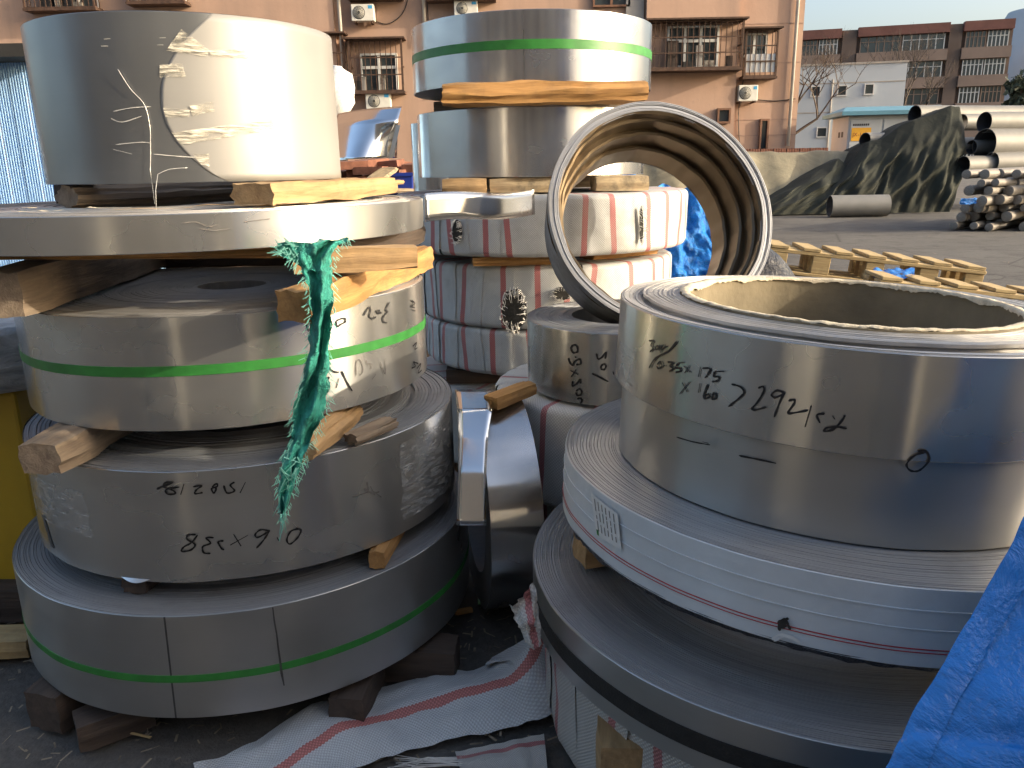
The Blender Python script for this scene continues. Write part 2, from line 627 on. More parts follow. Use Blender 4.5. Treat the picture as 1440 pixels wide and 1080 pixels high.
def timber(name, label, p0, p1, w, h, mat, seed=0, roundness=0.004, rough=0.003, cat='timber', group=None, chip=True, roll=0.0):
    """sawn or split timber between two end centres"""
    p0, p1 = Vector(p0), Vector(p1)
    d = p1 - p0
    L = d.length
    ax = d.normalized()
    side = Vector((0, 0, 1)).cross(ax).normalized()
    up = ax.cross(side)
    rr = random.Random(seed)
    n, m = max(6, int(L / 0.05)), 8
    ring = []
    for q in range(4):
        for t in range(5):
            e = -1 + 2 * t / 5
            ring.append([(e, -1), (1, e), (-e, 1), (-1, -e)][q])
    vs = []
    for i in range(n + 1):
        t = i / n
        en = 0.93 if i in (0, n) else 1.0
        for (a, b) in ring:
            k = 1.0
            if abs(a) > 0.55 and abs(b) > 0.55:
                k = 1 - min(0.3, roundness / min(w, h) * 1.0)
            ny = a * w / 2 * k * en + rough * nz((t * L * 7 + seed * 3.1, a * 2, b * 2), 1.7)
            nzz = b * h / 2 * k * en + rough * nz((t * L * 7 + seed * 5.7, a * 2 + 9, b * 2), 1.7)
            nx = t * L - L / 2 + (rough * 1.2 * nz((a * 3, b * 3, seed + t), 2.0) if i in (0, n) else 0)
            vs.append((nx, ny, nzz))
    K = len(ring)
    fs = []
    for i in range(n):
        for j in range(K):
            fs.append((i * K + j, (i + 1) * K + j, (i + 1) * K + (j + 1) % K, i * K + (j + 1) % K)[::-1])
    fs.append(tuple(range(K))[::1])
    fs.append(tuple(n * K + j for j in range(K))[::-1])
    o = mesh(name, vs, fs, mat, smooth=True, sharp=38)
    mt = Matrix((ax, side, up)).transposed().to_4x4()
    if roll:
        mt = mt @ Matrix.Rotation(roll, 4, 'X')
    mt.translation = (p0 + p1) / 2
    o.matrix_world = mt
    return tag(o, label, cat, group)

# ================================================================== THE SETTING
k = NT('yard_asphalt')
gp = k.tc.outputs['Object']
n1 = k.noise(0.45, detail=9, rough=0.7, dist=0.8)
n2 = k.noise(55, detail=4, rough=0.7)
n3 = k.noise(3.3, detail=7, rough=0.7, dist=0.5)
vor = k.n('ShaderNodeTexVoronoi')
vor.inputs['Scale'].default_value = 130
k.L(gp, vor.inputs['Vector'])
c = k.mix(k.ramp(n1, [(0.3, 0), (0.7, 1)]), (0.058, 0.055, 0.051), (0.105, 0.100, 0.092))
c = k.mix(k.math('MULTIPLY', k.ramp(n2, [(0.35, 0), (0.7, 1)]), 0.5), c, (0.135, 0.128, 0.118))
c = k.mix(k.math('MULTIPLY', k.ramp(n3, [(0.5, 0), (0.68, 1)]), 0.6), c, (0.028, 0.026, 0.023))
n4 = k.noise(0.22, k.vec((1, 2.2, 1)), detail=8, rough=0.68, dist=1.2)
c = k.mix(k.math('MULTIPLY', k.ramp(n4, [(0.47, 0), (0.6, 1)]), 0.55), c, (0.034, 0.032, 0.030))
cr_ = k.n('ShaderNodeTexVoronoi')
cr_.feature = 'DISTANCE_TO_EDGE'
cr_.inputs['Scale'].default_value = 0.42
k.L(k.mix(0.12, gp, k.n('ShaderNodeTexNoise').outputs['Color']), cr_.inputs['Vector'])
c = k.mix(k.ramp(cr_.outputs['Distance'], [(0.0, 0.75), (0.006, 0)]), c, (0.018, 0.017, 0.016))
k.set(Base_Color=c, Roughness=0.9, Normal=k.bump(n2, 0.5, 0.006, k.bump(vor.outputs['Distance'], 0.25, 0.004, k.bump(n3, 0.4, 0.02))))
M['asphalt'] = k.m


def ground_fn(u, v):
    x = (u - 0.5) * 2
    y = v
    X = math.copysign(abs(x) ** 3, x) * 300
    Y = -150 + 0
    return (X, 0, 0), (0, 0)


def gpos(t, lo, hi, c0, near):
    # denser rows near the coils
    s_ = t * 2 - 1
    return c0 + math.copysign(near * abs(s_) + (max(hi - c0, c0 - lo) - near) * abs(s_) ** 6, s_)


def gfn(u, v):
    X = gpos(u, -400, 400, 0, 4)
    Y = gpos(v, -400, 400, 2, 4)
    far = max(abs(X), abs(Y - 2))
    z = 0.012 * nz((X * 1.7, Y * 1.7, 0)) + 0.005 * nz((X * 6, Y * 6, 3)) if far < 6 else 0
    return (X, Y, z - 0.012), (X, Y)


v, f, uv = grid(150, 150, gfn)
tag(mesh('ground', v, f, M['asphalt'], smooth=True), kind='structure', label='worn grey asphalt of the storage yard')

# ---- pink apartment building
k = NT('pink_render')
n1 = k.noise(0.35, detail=7, rough=0.65)
n2 = k.noise(7, detail=6, rough=0.7)
n3 = k.noise(1.2, k.vec((1, 1, 0.1)), detail=5)
c = k.mix(k.ramp(n1, [(0.3, 0), (0.7, 1)]), (0.37, 0.24, 0.175), (0.45, 0.30, 0.22))
c = k.mix(k.math('MULTIPLY', k.ramp(n2, [(0.62, 0), (0.76, 1)]), 0.55), c, (0.27, 0.20, 0.17))
c = k.mix(k.math('MULTIPLY', k.ramp(n3, [(0.48, 0), (0.75, 1)]), 0.5), c, (0.20, 0.15, 0.125))
k.set(Base_Color=c, Roughness=0.9, Normal=k.bump(n2, 0.3, 0.02))
M['pink_wall'] = k.m
M['groove'] = m_plain('wall_groove', (0.33, 0.22, 0.17), 0.9, 0, 0.2, 3, 0)
M['rust'] = m_plain('rusty_iron', (0.075, 0.042, 0.028), 0.8, 0.2, 0.4, 8, 0.2)
M['iron_dark'] = m_plain('dark_iron', (0.03, 0.028, 0.026), 0.7, 0.3, 0.3, 8, 0)
M['white_frame'] = m_plain('white_window_frame', (0.58, 0.58, 0.56), 0.5, 0, 0.1, 4, 0)
M['wood_frame'] = m_plain('brown_window_frame', (0.16, 0.075, 0.04), 0.6, 0, 0.3, 6, 0.1)
M['beige_plastic'] = m_plain('beige_casing', (0.62, 0.60, 0.53), 0.5, 0, 0.08, 5, 0)
M['fan_dark'] = m_plain('fan_grille', (0.055, 0.055, 0.05), 0.6, 0.2, 0.2, 20, 0)
M['pipe_white'] = m_plain('white_pipe', (0.66, 0.62, 0.55), 0.5, 0, 0.15, 2, 0.1)
M['sticker_blue'] = m_plain('blue_sticker', (0.05, 0.30, 0.55), 0.5, 0, 0.2, 20, 0)
k = NT('window_glass')
k.set(Base_Color=(0.035, 0.045, 0.05), Roughness=0.08, Metallic=0.0)
k.b.inputs['Specular IOR Level'].default_value = 0.8
M['glass'] = k.m
M['concrete'] = m_plain('pale_concrete', (0.36, 0.33, 0.29), 0.9, 0, 0.15, 1.5, 0.2)
M['clutter'] = m_plain('balcony_clutter', (0.25, 0.22, 0.18), 0.8, 0, 0.7, 9, 0.2)

FY = 27.0
P = lambda x, y, Y=FY: at(x, y, Y)
xr = P(1124, 120).x
bld = thing('apartment_building', 'pink rendered apartment block filling the top of the picture', 'building', (0, FY, 0))
b = B()
b.box(-34, xr, 0, 11, -0.1, 22)
bw = b.obj('wall', M['pink_wall'], bld)


def fb(x0, y0, x1, y1):
    a, c_ = P(x0, y1), P(x1, y0)
    return a.x, c_.x, a.z, c_.z


# projecting flat bay on the left of the last window column
x0, x1, _, _ = fb(905, 0, 1037, 100)
b = B().box(x0, x1, -0.35, 0.05, -0.05, 21.9)
b.obj('bay', M['pink_wall'], bld)
b = B().box(P(880, 0).x, P(905, 0).x, -0.12, 0.05, -0.05, 21.9)
b.obj('bay', M['concrete'], bld)
x0, x1, _, _ = fb(-200, 0, 470, 100)
B().box(-33, x1, -0.30, 0.05, -0.04, 21.8).obj('bay', M['pink_wall'], bld)
# horizontal render joints on the right strip
for yy in (33, 88, 143, 168, 190):
    z = P(1080, yy).z
    B().box(P(1038, 0).x, xr - 0.02, -0.012, 0.02, z - 0.015, z + 0.015).obj('render_joint', M['groove'], bld)


def window(px, off=-0.02, panes=2, frame='white_frame', transom=True, depth=0.10):
    x0, x1, z0, z1 = fb(*px)
    w = thing('window', None, None)
    w.parent = bld
    w.location = (0, off, 0)
    B().box(x0, x1, -0.01, 0.0, z0, z1).obj('pane', M['glass'], w)
    b = B()
    t = 0.06
    b.box(x0 - t, x0, -depth, 0, z0 - t, z1 + t).box(x1, x1 + t, -depth, 0, z0 - t, z1 + t)
    b.box(x0, x1, -depth, 0, z1, z1 + t).box(x0, x1, -depth, 0, z0 - t, z0)
    for i in range(1, panes):
        xm = x0 + (x1 - x0) * i / panes
        b.box(xm - t * 0.6, xm + t * 0.6, -depth * 0.8, -0.012, z0, z1)
    if transom:
        zm = z0 + (z1 - z0) * 0.66
        b.box(x0, x1, -depth * 0.75, -0.013, zm - t * 0.7, zm + t * 0.7)
    b.obj('frame', M[frame], w)
    return w


def cage(px, depth=0.55, off=0.0, step=0.16, solid=0.0, clutter=0.35, mat='rust', seed=1):
    """iron anti-theft cage in front of a window"""
    rr = random.Random(seed)
    x0, x1, z0, z1 = fb(*px)
    cg = thing('window_cage', None, None)
    cg.parent = bld
    cg.location = (0, off, 0)
    b = B()
    t = 0.035
    for y in (-depth,):
        for z in (z0, z1, z0 + (z1 - z0) * 0.32, z0 + (z1 - z0) * 0.66):
            b.box(x0, x1, y - t / 2, y + t / 2, z - t / 2, z + t / 2)
    for x in (x0, x1):
        for z in (z0, z1, (z0 + z1) / 2):
            b.box(x - t / 2, x + t / 2, -depth + t / 2, -0.0, z - t / 2, z + t / 2)
    for x in (x0, x1):
        b.box(x - t * 0.8, x + t * 0.8, -depth - t * 0.7, -depth + t * 0.7, z0 - 0.02, z1 + 0.02)
    b.obj('frame', M[mat], cg)
    b = B()
    n = int((x1 - x0) / step)
    for i in range(1, n):
        x = x0 + (x1 - x0) * i / n
        b.box(x - 0.011, x + 0.011, -depth - 0.011, -depth + 0.011, z0, z1)
    m = int(depth / step)
    for xx in (x0, x1):
        for i in range(1, m):
            y = -depth * i / m
            b.box(xx - 0.011, xx + 0.011, y - 0.011, y + 0.011, z0, z1)
    tag(b.obj('bars', M[mat], cg), kind='stuff')
    B().box(x0 - 0.05, x1 + 0.05, -depth - 0.05, 0, z0 - 0.09, z0 - 0.02).obj('floor_tray', M[mat], cg)
    B().box(x0 - 0.12, x1 + 0.12, -depth - 0.16, 0, z1 + 0.03, z1 + 0.08).obj('canopy', M[mat], cg)
    x = x0 + 0.1
    while x < x1 - 0.3 and clutter:
        w, h = rr.uniform(0.12, 0.4), rr.uniform(0.1, clutter * 1.4)
        if rr.random() < 0.75:
            q = B().box(x, x + w, -depth + 0.08, -depth + 0.08 + rr.uniform(0.12, 0.3), z0 + 0.001, z0 + h)
            q.obj('stored_item', rr.choice([M['clutter'], M['wood_dark'], M['white_frame'], M['concrete'], M['iron_dark']]), cg)
        x += w + rr.uniform(0.02, 0.2)
    return cg


window((512, 78, 556, 128), panes=2)
cage((498, 59, 566, 130), 0.45, seed=3)
window((936, 42, 1004, 95), off=-0.37, panes=3)
cage((905, 36, 1034, 101), 0.6, off=-0.35, seed=5, clutter=0.6)
x0, x1, z0, z1 = fb(905, 84, 1034, 101)
window((1043, 50, 1076, 78), panes=2, transom=False)
cage((1041, 45, 1088, 109), 0.45, seed=9, clutter=0.0)
x0, x1, z0, z1 = fb(1042, 78, 1086, 104)
B().box(x0, x1, -0.43, -0.40, z0, z1).obj('hung_sheet', M['white_frame'], bld)
window((1068, 170, 1078, 212), panes=1, frame='wood_frame', transom=False)
window((1006, 156, 1020, 172), off=-0.37, panes=1, frame='wood_frame', transom=False)
window((70, -60, 135, 14), off=-0.32, panes=3)
cage((56, -62, 140, 18), 0.5, off=-0.30, seed=11, clutter=0.8)
window((205, -60, 258, 4), off=-0.32, panes=3)
cage((196, -62, 264, 9), 0.5, off=-0.30, seed=12, clutter=0.5)
window((505, -62, 552, -8), panes=2)
cage((495, -66, 562, -1), 0.45, seed=13, clutter=0.4)
window((612, -62, 690, -8), panes=3)
cage((604, -66, 694, 1), 0.5, seed=14, clutter=0.4)
window((836, -60, 884, 8), panes=2, frame='wood_frame')
cage((464, 52, 484, 124), 0.4, seed=15, clutter=0.3)
for px, y1 in ((479, 128), (596, 60), (1121, 205)):
    p = P(px, 0)
    p2 = P(px, y1)
    b = B()
    b.tube([(p.x, -0.34 if px < 480 else -0.10, 21), (p.x, -0.34 if px < 480 else -0.10, max(0.2, p2.z))], 0.055, 8)
    b.obj('downpipe', M['pipe_white'], bld, smooth=True)


M['cable'] = m_plain('black_cable', (0.03, 0.03, 0.03), 0.7, 0, 0.2, 5, 0)
for pts in ([(528, 30), (545, 34), (562, 24), (572, 6), (575, -20)], [(700, 33), (790, 36), (905, 30)], [(1046, 112), (1044, 118), (1038, 160), (1040, 208)], [(600, 140), (606, 120), (604, 60), (600, -10)],
            [(1060, 140), (1090, 142), (1118, 139)], [(486, 60), (489, 100), (487, 150)]):
    q = [P(x, y) for x, y in smooth_line(pts, 5)]
    B().tube([(p.x, -0.03, p.z) for p in q], 0.014, 5).obj('cable', M['cable'], bld)


def ac_unit(px, label, off=0.0):
    x0, x1, z0, z1 = fb(*px)
    w, h = x1 - x0, z1 - z0
    t = thing('air_conditioner', label, 'air conditioner', ((x0 + x1) / 2, FY + off, z0), group='air conditioner units on the pink facade')
    bevel(B().box(-w / 2, w / 2, -0.42, -0.10, 0, h).obj('casing', M['beige_plastic'], t), 0.02)
    r = h * 0.40
    v, f = lathe([(0.0, 0.012), (r * 0.25, 0.018), (r * 0.26, 0.008), (r * 0.92, 0.008), (r, 0.0)], 24)
    g = mesh('fan_grille', v, f, M['fan_dark'], t, loc=(-w * 0.16, -0.4215, h * 0.5), rot=(PI / 2, 0, 0))
    b = B()
    for i in range(4):
        rad = r * (0.3 + 0.17 * i)
        pts = [(rad * math.cos(a), rad * math.sin(a), 0.02) for a in [2 * PI * j / 18 for j in range(19)]]
        b.tube(pts, 0.006, 3)
    o = b.obj('ring_wire', M['beige_plastic'], g)
    B().box(w * 0.26, w * 0.44, -0.424, -0.42, h * 0.72, h * 0.92).obj('sticker', M['sticker_blue'], t)
    for q in (-0.37, 0.37):
        B().box(w * q - 0.025, w * q + 0.025, -0.42, 0, -0.05, -0.001).obj('bracket', M['rust'], t)


ac_unit((498, 9, 528, 33), 'beige air conditioner with round fan, high up between the two white downpipes')
ac_unit((640, 4, 672, 26), 'air conditioner half hidden behind the top of the green-strapped middle coil')
ac_unit((518, 132, 551, 155), 'air conditioner just under the caged window, above the bent steel sheet')
ac_unit((1033, 121, 1061, 144), 'beige air conditioner with blue sticker below the right-hand window cages')

# ---- low brick wall and white building, far block
M['brick'] = m_plain('old_brick', (0.20, 0.085, 0.055), 0.9, 0, 0.35, 14, 0.4)
wl0 = thing('brick_wall', 'low dark red brick wall running behind the khaki tarp', 'wall', (0, 25, 0))
x0, x1 = at(1040, 210, 25).x, at(1165, 210, 25).x
zt = at(1120, 208, 25).z
B().box(x0, x1, 0, 0.3, 0, zt - 0.14).obj('wall_body', M['brick'], wl0)
bm0 = None
for i in range(34):
    xx = x0 + (x1 - x0) * i / 34
    q = B().box(0.005, (x1 - x0) / 34 - 0.012, -0.02, 0.32, 0, 0.13)
    if bm0 is None:
        o = q.obj('brick', M['brick'], wl0, loc=(xx, 0, zt - 0.138))
        bm0 = o.data
    else:
        o = bpy.data.objects.new('brick', bm0)
        COL.objects.link(o)
        o.parent = wl0
        o.location = (xx, RND.uniform(-0.01, 0.01), zt - 0.138 + RND.uniform(-0.006, 0.006))

M['white_wall'] = m_plain('pale_blue_wall', (0.44, 0.49, 0.53), 0.85, 0, 0.05, 0.4, 0.1)
wb = thing('white_building', 'plain pale blue-white building with a row of three small square windows', 'building')
TH = R_(12)
pr_ = at(1270, 150, 52)
wb.location = (pr_.x, pr_.y, 0)
wb.rotation_euler = (0, 0, -TH)


def local_on(root, px, py):
    """point on the root's local y = 0 plane"""
    mw = Matrix.Translation(root.location) @ root.rotation_euler.to_matrix().to_4x4()
    inv = mw.inverted()
    o, d = inv @ Vector(CPOS), inv.to_3x3() @ Vector(ray(px, py))
    t = -o.y / d.y
    return o + d * t


ztop = local_on(wb, 1268, 88).z
B().box(-16, 0, 0, 12, -0.1, ztop).obj('wall', M['white_wall'], wb)
B().box(-16.05, 0.06, -0.06, 12, ztop + 0.002, ztop + 0.12).obj('roof_edge', M['concrete'], wb)
for a, b_, c_, d_ in ((1141, 122, 1153, 135), (1178, 121, 1190, 134), (1216, 119, 1228, 132), (1149, 180, 1162, 192)):
    p0, p1 = local_on(wb, a, d_), local_on(wb, c_, b_)
    w = thing('window', None, None)
    w.parent = wb
    B().box(p0.x, p1.x, -0.012, -0.004, p0.z, p1.z).obj('pane', M['glass'], w)
    t = 0.07
    b = B().box(p0.x - t, p0.x, -0.09, 0.0, p0.z - t, p1.z + t).box(p1.x, p1.x + t, -0.09, 0, p0.z - t, p1.z + t)
    b.box(p0.x, p1.x, -0.09, 0, p1.z, p1.z + t).box(p0.x, p1.x, -0.09, 0, p0.z - t, p0.z)
    b.obj('frame', M['white_frame'], w)
for py in (116, 157):
    z = local_on(wb, 1200, py).z
    B().box(-15.9, -0.02, -0.02, 0, z - 0.03, z + 0.03).obj('wall_joint', M['concrete'], wb)
p0 = local_on(wb, 1171, 112)
B().tube([(p0.x, -0.08, 1), (p0.x, -0.08, p0.z)], 0.06, 6).obj('downpipe', M['concrete'], wb)

M['far_brown'] = m_plain('brown_brick_block', (0.155, 0.11, 0.085), 0.9, 0, 0.2, 0.5, 0.2)
M['far_band'] = m_plain('far_balcony_band', (0.25, 0.18, 0.14), 0.9, 0, 0.15, 0.5, 0.1)
M['far_red'] = m_plain('far_red_parapet', (0.19, 0.085, 0.065), 0.9, 0, 0.2, 0.6, 0.1)
fbk = thing('apartment_block', 'distant brown apartment block with red parapet and rows of glazed balconies', 'building')
pf = at(1426, 60, 95)
fbk.location = (pf.x, pf.y, 0)
fbk.rotation_euler = (0, 0, -R_(16))
FT = local_on(fbk, 1424, 26).z
B().box(-40, 0, 0.9, 12, -0.1, FT - 0.1).obj('wall', M['far_brown'], fbk)
secs = [(1120, 1183), (1206, 1334), (1354, 1424)]
sx_ = [(local_on(fbk, a, 60).x, local_on(fbk, c_, 60).x) for a, c_ in secs]
st_h = 2.95
for (a, c_) in sx_:
    B().box(a, c_, -0.1, 0.9, FT - 1.0, FT).obj('parapet', M['far_red'], fbk)
    for s_ in range(6):
        zt = FT - 1.0 - s_ * st_h
        if zt < 2:
            break
        B().box(a, c_, 0.0, 0.9, zt - st_h + 0.02, zt - 1.75).obj('balcony_band', M['far_band'], fbk)
        nwin = max(2, round((c_ - a) / 5.2))
        for q in range(nwin):
            wa = a + 0.25 + (c_ - a - 0.5) * q / nwin + 0.12
            wc = a + 0.25 + (c_ - a - 0.5) * (q + 1) / nwin - 0.12
            w = thing('window', None, None)
            w.parent = fbk
            B().box(wa, wc, 0.55, 0.6, zt - 1.75, zt - 0.05).obj('pane', M['glass'], w)
            b = B()
            nm = 5
            for i in range(nm + 1):
                xm = wa + (wc - wa) * i / nm
                b.box(xm - 0.05, xm + 0.05, 0.45, 0.545, zt - 1.74, zt - 0.05)
            zz = zt - 0.6
            b.box(wa, wc, 0.46, 0.54, zz - 0.04, zz + 0.04)
            b.obj('frame', M['white_frame'] if (q + s_) % 3 else M['far_band'], w)
for (a, c_) in ((1185, 1205), (1335, 1353)):
    xa, xc = local_on(fbk, a, 60).x, local_on(fbk, c_, 60).x
    B().box(xa, xc, 0.4, 0.9, 0, FT - 0.3).obj('stair_shaft', M['far_brown'], fbk)
tw = thing('tower_block', 'pale grey-blue tower block cut by the right picture edge', 'building', tuple(at(1470, 60, 110).to_2d()) + (0,))
zt = at(1432, 15, 110).z
v, f = lathe([(4.9, 0), (4.9, zt - 0.6), (4.6, zt), (0, zt + 0.1)], 40)
mesh('wall', v, f, M['white_wall'], tw, smooth=True, sharp=30)
B().box(-3.4, 3.4, -5.2, -4.4, 0, zt - 2).obj('window_shaft', M['glass'], tw)

# ---- trees


def bare_tree(label, base, h, seed, spread=0.5, lean=(0, 0), depth=5):
    rr = random.Random(seed)
    t = thing('bare_tree', label, 'tree', base)
    trunk, crown = B(), B()

    def grow(p, d, L, r, lev):
        pts = [p]
        q = p
        for i in range(3):
            d = (d + Vector((rr.uniform(-1, 1), rr.uniform(-1, 1), rr.uniform(-0.3, 0.6))) * 0.16).normalized()
            q = q + d * L / 3
            pts.append(q)
        (trunk if lev == 0 else crown).tube(pts, r, 5 if lev < 2 else 3, r * 0.6)
        if lev >= depth:
            return
        for i in range(3 if lev < 3 else 2 + (rr.random() < 0.6)):
            ax = Vector((rr.uniform(-1, 1), rr.uniform(-1, 1), rr.uniform(-0.1, 0.8))).normalized()
            nd = (d * (1 - spread) + ax * spread).normalized()
            grow(pts[rr.choice((2, 3, 3))], nd, L * rr.uniform(0.6, 0.82), r * 0.58, lev + 1)
    grow(Vector((0, 0, 0)), Vector((lean[0], lean[1], 1)).normalized(), h * 0.36, h * 0.018, 0)
    trunk.obj('trunk', M['wood_dark'], t, smooth=True)
    tag(crown.obj('crown', M['bark'], t), kind='stuff')


M['bark'] = m_plain('twigs', (0.075, 0.055, 0.042), 0.9, 0, 0.3, 4, 0)
bare_tree('leafless tree reaching out past the right edge of the pink building', (at(1080, 120, 42).x, 42, 0), 9.0, 4, 0.55, (0.42, 0), 6)
bare_tree('thin pale leafless tree in front of the distant brown apartment block', (at(1275, 120, 75).x, 75, 0), 12.0, 12, 0.4, (0, 0), 6)
M['leaf_dark'] = m_plain('evergreen_leaf', (0.045, 0.06, 0.04), 0.8, 0, 0.5, 3, 0)


def leafy(label, base, h, rad, seed, n=1500):
    rr = random.Random(seed)
    t = thing('evergreen_tree', label, 'tree', base)
    B().tube([(0, 0, 0), (0.1, 0, h * 0.4), (0, 0.1, h * 0.85)], 0.22, 7, 0.05).obj('trunk', M['wood_dark'], t)
    b = B()
    cl = [(rr.gauss(0, rad * 0.45), rr.gauss(0, rad * 0.45), h * rr.uniform(0.3, 1.0)) for _ in range(26)]
    for i in range(n):
        cx_, cy, cz = rr.choice(cl)
        p = Vector((cx_ + rr.gauss(0, rad * 0.2), cy + rr.gauss(0, rad * 0.2), cz + rr.gauss(0, rad * 0.2)))
        a = Vector((rr.gauss(0, 1), rr.gauss(0, 1), rr.gauss(0, 1))).normalized() * 0.28
        c_ = Vector((rr.gauss(0, 1), rr.gauss(0, 1), rr.gauss(0, 1))).normalized() * 0.2
        b.add([p - a, p + c_, p + a, p - c_], [(0, 1, 2, 3)])
    tag(b.obj('crown', M['leaf_dark'], t), kind='stuff')


leafy('dark leafy tree at the right picture edge below the pale tower', (at(1438, 120, 62).x, 62, 0), 7.6, 1.0, 5, 1500)

# ---- transformer cabinet
M['cab_white'] = m_plain('cabinet_paint', (0.46, 0.47, 0.46), 0.5, 0, 0.06, 2, 0.05)
M['cab_blue'] = m_plain('cabinet_roof_blue', (0.10, 0.24, 0.31), 0.5, 0.1, 0.15, 2, 0.05)
M['sign_yellow'] = m_plain('sign_yellow', (0.80, 0.40, 0.03), 0.5, 0, 0.05, 5, 0)
M['dark_text'] = m_plain('dark_lettering', (0.05, 0.04, 0.035), 0.6, 0, 0.1, 5, 0)
M['red_text'] = m_plain('red_lettering', (0.30, 0.06, 0.02), 0.6, 0, 0.1, 5, 0)
TY = 26.0
tr = thing('transformer_cabinet', 'white transformer cabinet with blue roof and orange number sign', 'cabinet')
pc = at(1191, 200, TY)
tr.location = (pc.x, TY, 0)
tr.rotation_euler = (0, 0, R_(-7))
zt = at(1191, 163, TY).z
wR, dL = 3.0, 1.9
bevel(B().box(0, wR, 0, dL, 0, zt).obj('body', M['cab_white'], tr), 0.02)
tr2 = B()
tr2.add([(-0.28, -0.25, zt + 0.004), (wR + 0.3, -0.25, zt + 0.004), (wR + 0.3, dL + 0.25, zt + 0.004), (-0.28, dL + 0.25, zt + 0.004),
         (-0.28, -0.25, zt + 0.12), (wR + 0.3, -0.25, zt + 0.12), (wR + 0.3, dL + 0.25, zt + 0.12), (-0.28, dL + 0.25, zt + 0.12),
         (0.1, dL / 2 - 0.2, zt + 0.30), (wR - 0.1, dL / 2 - 0.2, zt + 0.30), (wR - 0.1, dL / 2 + 0.2, zt + 0.30), (0.1, dL / 2 + 0.2, zt + 0.30)],
        [(0, 3, 2, 1), (0, 1, 5, 4), (1, 2, 6, 5), (2, 3, 7, 6), (3, 0, 4, 7), (4, 5, 9, 8), (5, 6, 10, 9), (6, 7, 11, 10), (7, 4, 8, 11), (8, 9, 10, 11)])
tr2.obj('roof', M['cab_blue'], tr)
for i in range(3):
    bevel(B().box(0.06 + i * 0.98, 0.98 + i * 0.98, -0.025, 0.0, 0.1, zt - 0.12).obj('door', M['cab_white'], tr), 0.008)
sg = B().box(0.10, 0.68, -0.036, -0.028, zt - 0.75, zt - 0.36).obj('number_sign', M['sign_yellow'], tr)


def text(body, size, mat, parent, loc, rot, name='lettering'):
    cu = bpy.data.curves.new(name, 'FONT')
    cu.body = body
    cu.size = size
    cu.align_x = 'CENTER'
    cu.extrude = 0.001
    cu.materials.append(mat)
    tmp = bpy.data.objects.new(name, cu)
    COL.objects.link(tmp)
    me = bpy.data.meshes.new_from_object(tmp.evaluated_get(bpy.context.evaluated_depsgraph_get()))
    bpy.data.objects.remove(tmp)
    o = bpy.data.objects.new(name, me)
    COL.objects.link(o)
    o.parent = parent
    o.location = loc
    o.rotation_euler = rot
    return o


text('JX-1402', 0.155, M['red_text'], sg, (0.39, -0.040, zt - 0.61), (PI / 2, 0, 0))
for i in range(8):
    B().box(0.13 + i * 0.062, 0.175 + i * 0.062, -0.031, -0.028, zt - 0.30, zt - 0.24).obj('small_print', M['dark_text'], tr)
b = B()
wx, wz = 0.44, zt - 1.0
for a, c_ in (((-0.13, 0), (0.13, 0)), ((0.13, 0), (0, 0.2)), ((0, 0.2), (-0.13, 0))):
    b.tube([(wx + a[0], -0.03, wz + a[1]), (wx + c_[0], -0.03, wz + c_[1])], 0.014, 4)
b.obj('warning_triangle', M['dark_text'], tr)
for i in range(2):
    B().box(-0.004, -0.001, 0.5 + i * 0.35, 0.72 + i * 0.35, zt - 0.62, zt - 0.45).obj('stencil_mark', M['dark_text'], tr)

# ---- khaki tarp bank and dark tarp pile with pipes


def sheet(name, label, nu, nv, fn, mat, cat='tarpaulin', parent=None, th=0.0, smooth=True):
    v, f, uv = grid(nu, nv, fn)
    o = mesh(name, v, f, mat, parent, smooth=smooth, uvs=uv)
    if th:
        md = o.modifiers.new('solid', 'SOLIDIFY')
        md.thickness = th
    if label:
        tag(o, label, cat)
    return o


def khaki(u, v):
    x = at(880, 240, 21).x + u * (at(1225, 240, 21).x - at(880, 240, 21).x)
    top = 1.45 + 0.10 * nz((x * 0.9, 0, 0)) - 0.25 * max(0, (0.12 - u) / 0.12)
    y0 = 19.7
    if v < 0.55:
        t = v / 0.55
        z = top * t ** 0.8
        y = y0 + 1.6 * t + 0.12 * math.sin(x * 6 + nz((x, t, 0)) * 3) * (1 - t * 0.7) + 0.08 * nz((x * 1.2, z * 1.5, 2))
    else:
        t = (v - 0.55) / 0.45
        z = top + 0.05 * nz((x * 2, t * 3, 5)) - 0.9 * max(0, t - 0.6)
        y = y0 + 1.6 + t * 2.4
    return (x, y, z), (u, v)


sheet('khaki_tarpaulin', 'khaki tarpaulin draped over a low bank behind the standing ring coil', 110, 26, khaki, M['khaki_tarp'])


CREST = [(1060, 285), (1110, 256), (1150, 236), (1180, 222), (1192, 232), (1208, 212), (1222, 200), (1240, 194), (1262, 180), (1285, 168), (1310, 160), (1338, 148), (1350, 150), (1356, 178)]  # left points spread the dark sheet as shade over the khaki bank
HEM = [(1040, 300), (1065, 300), (1085, 300), (1110, 301), (1130, 302), (1155, 300), (1185, 296), (1215, 296), (1240, 297), (1262, 298), (1282, 298), (1300, 298), (1318, 296), (1335, 292)]


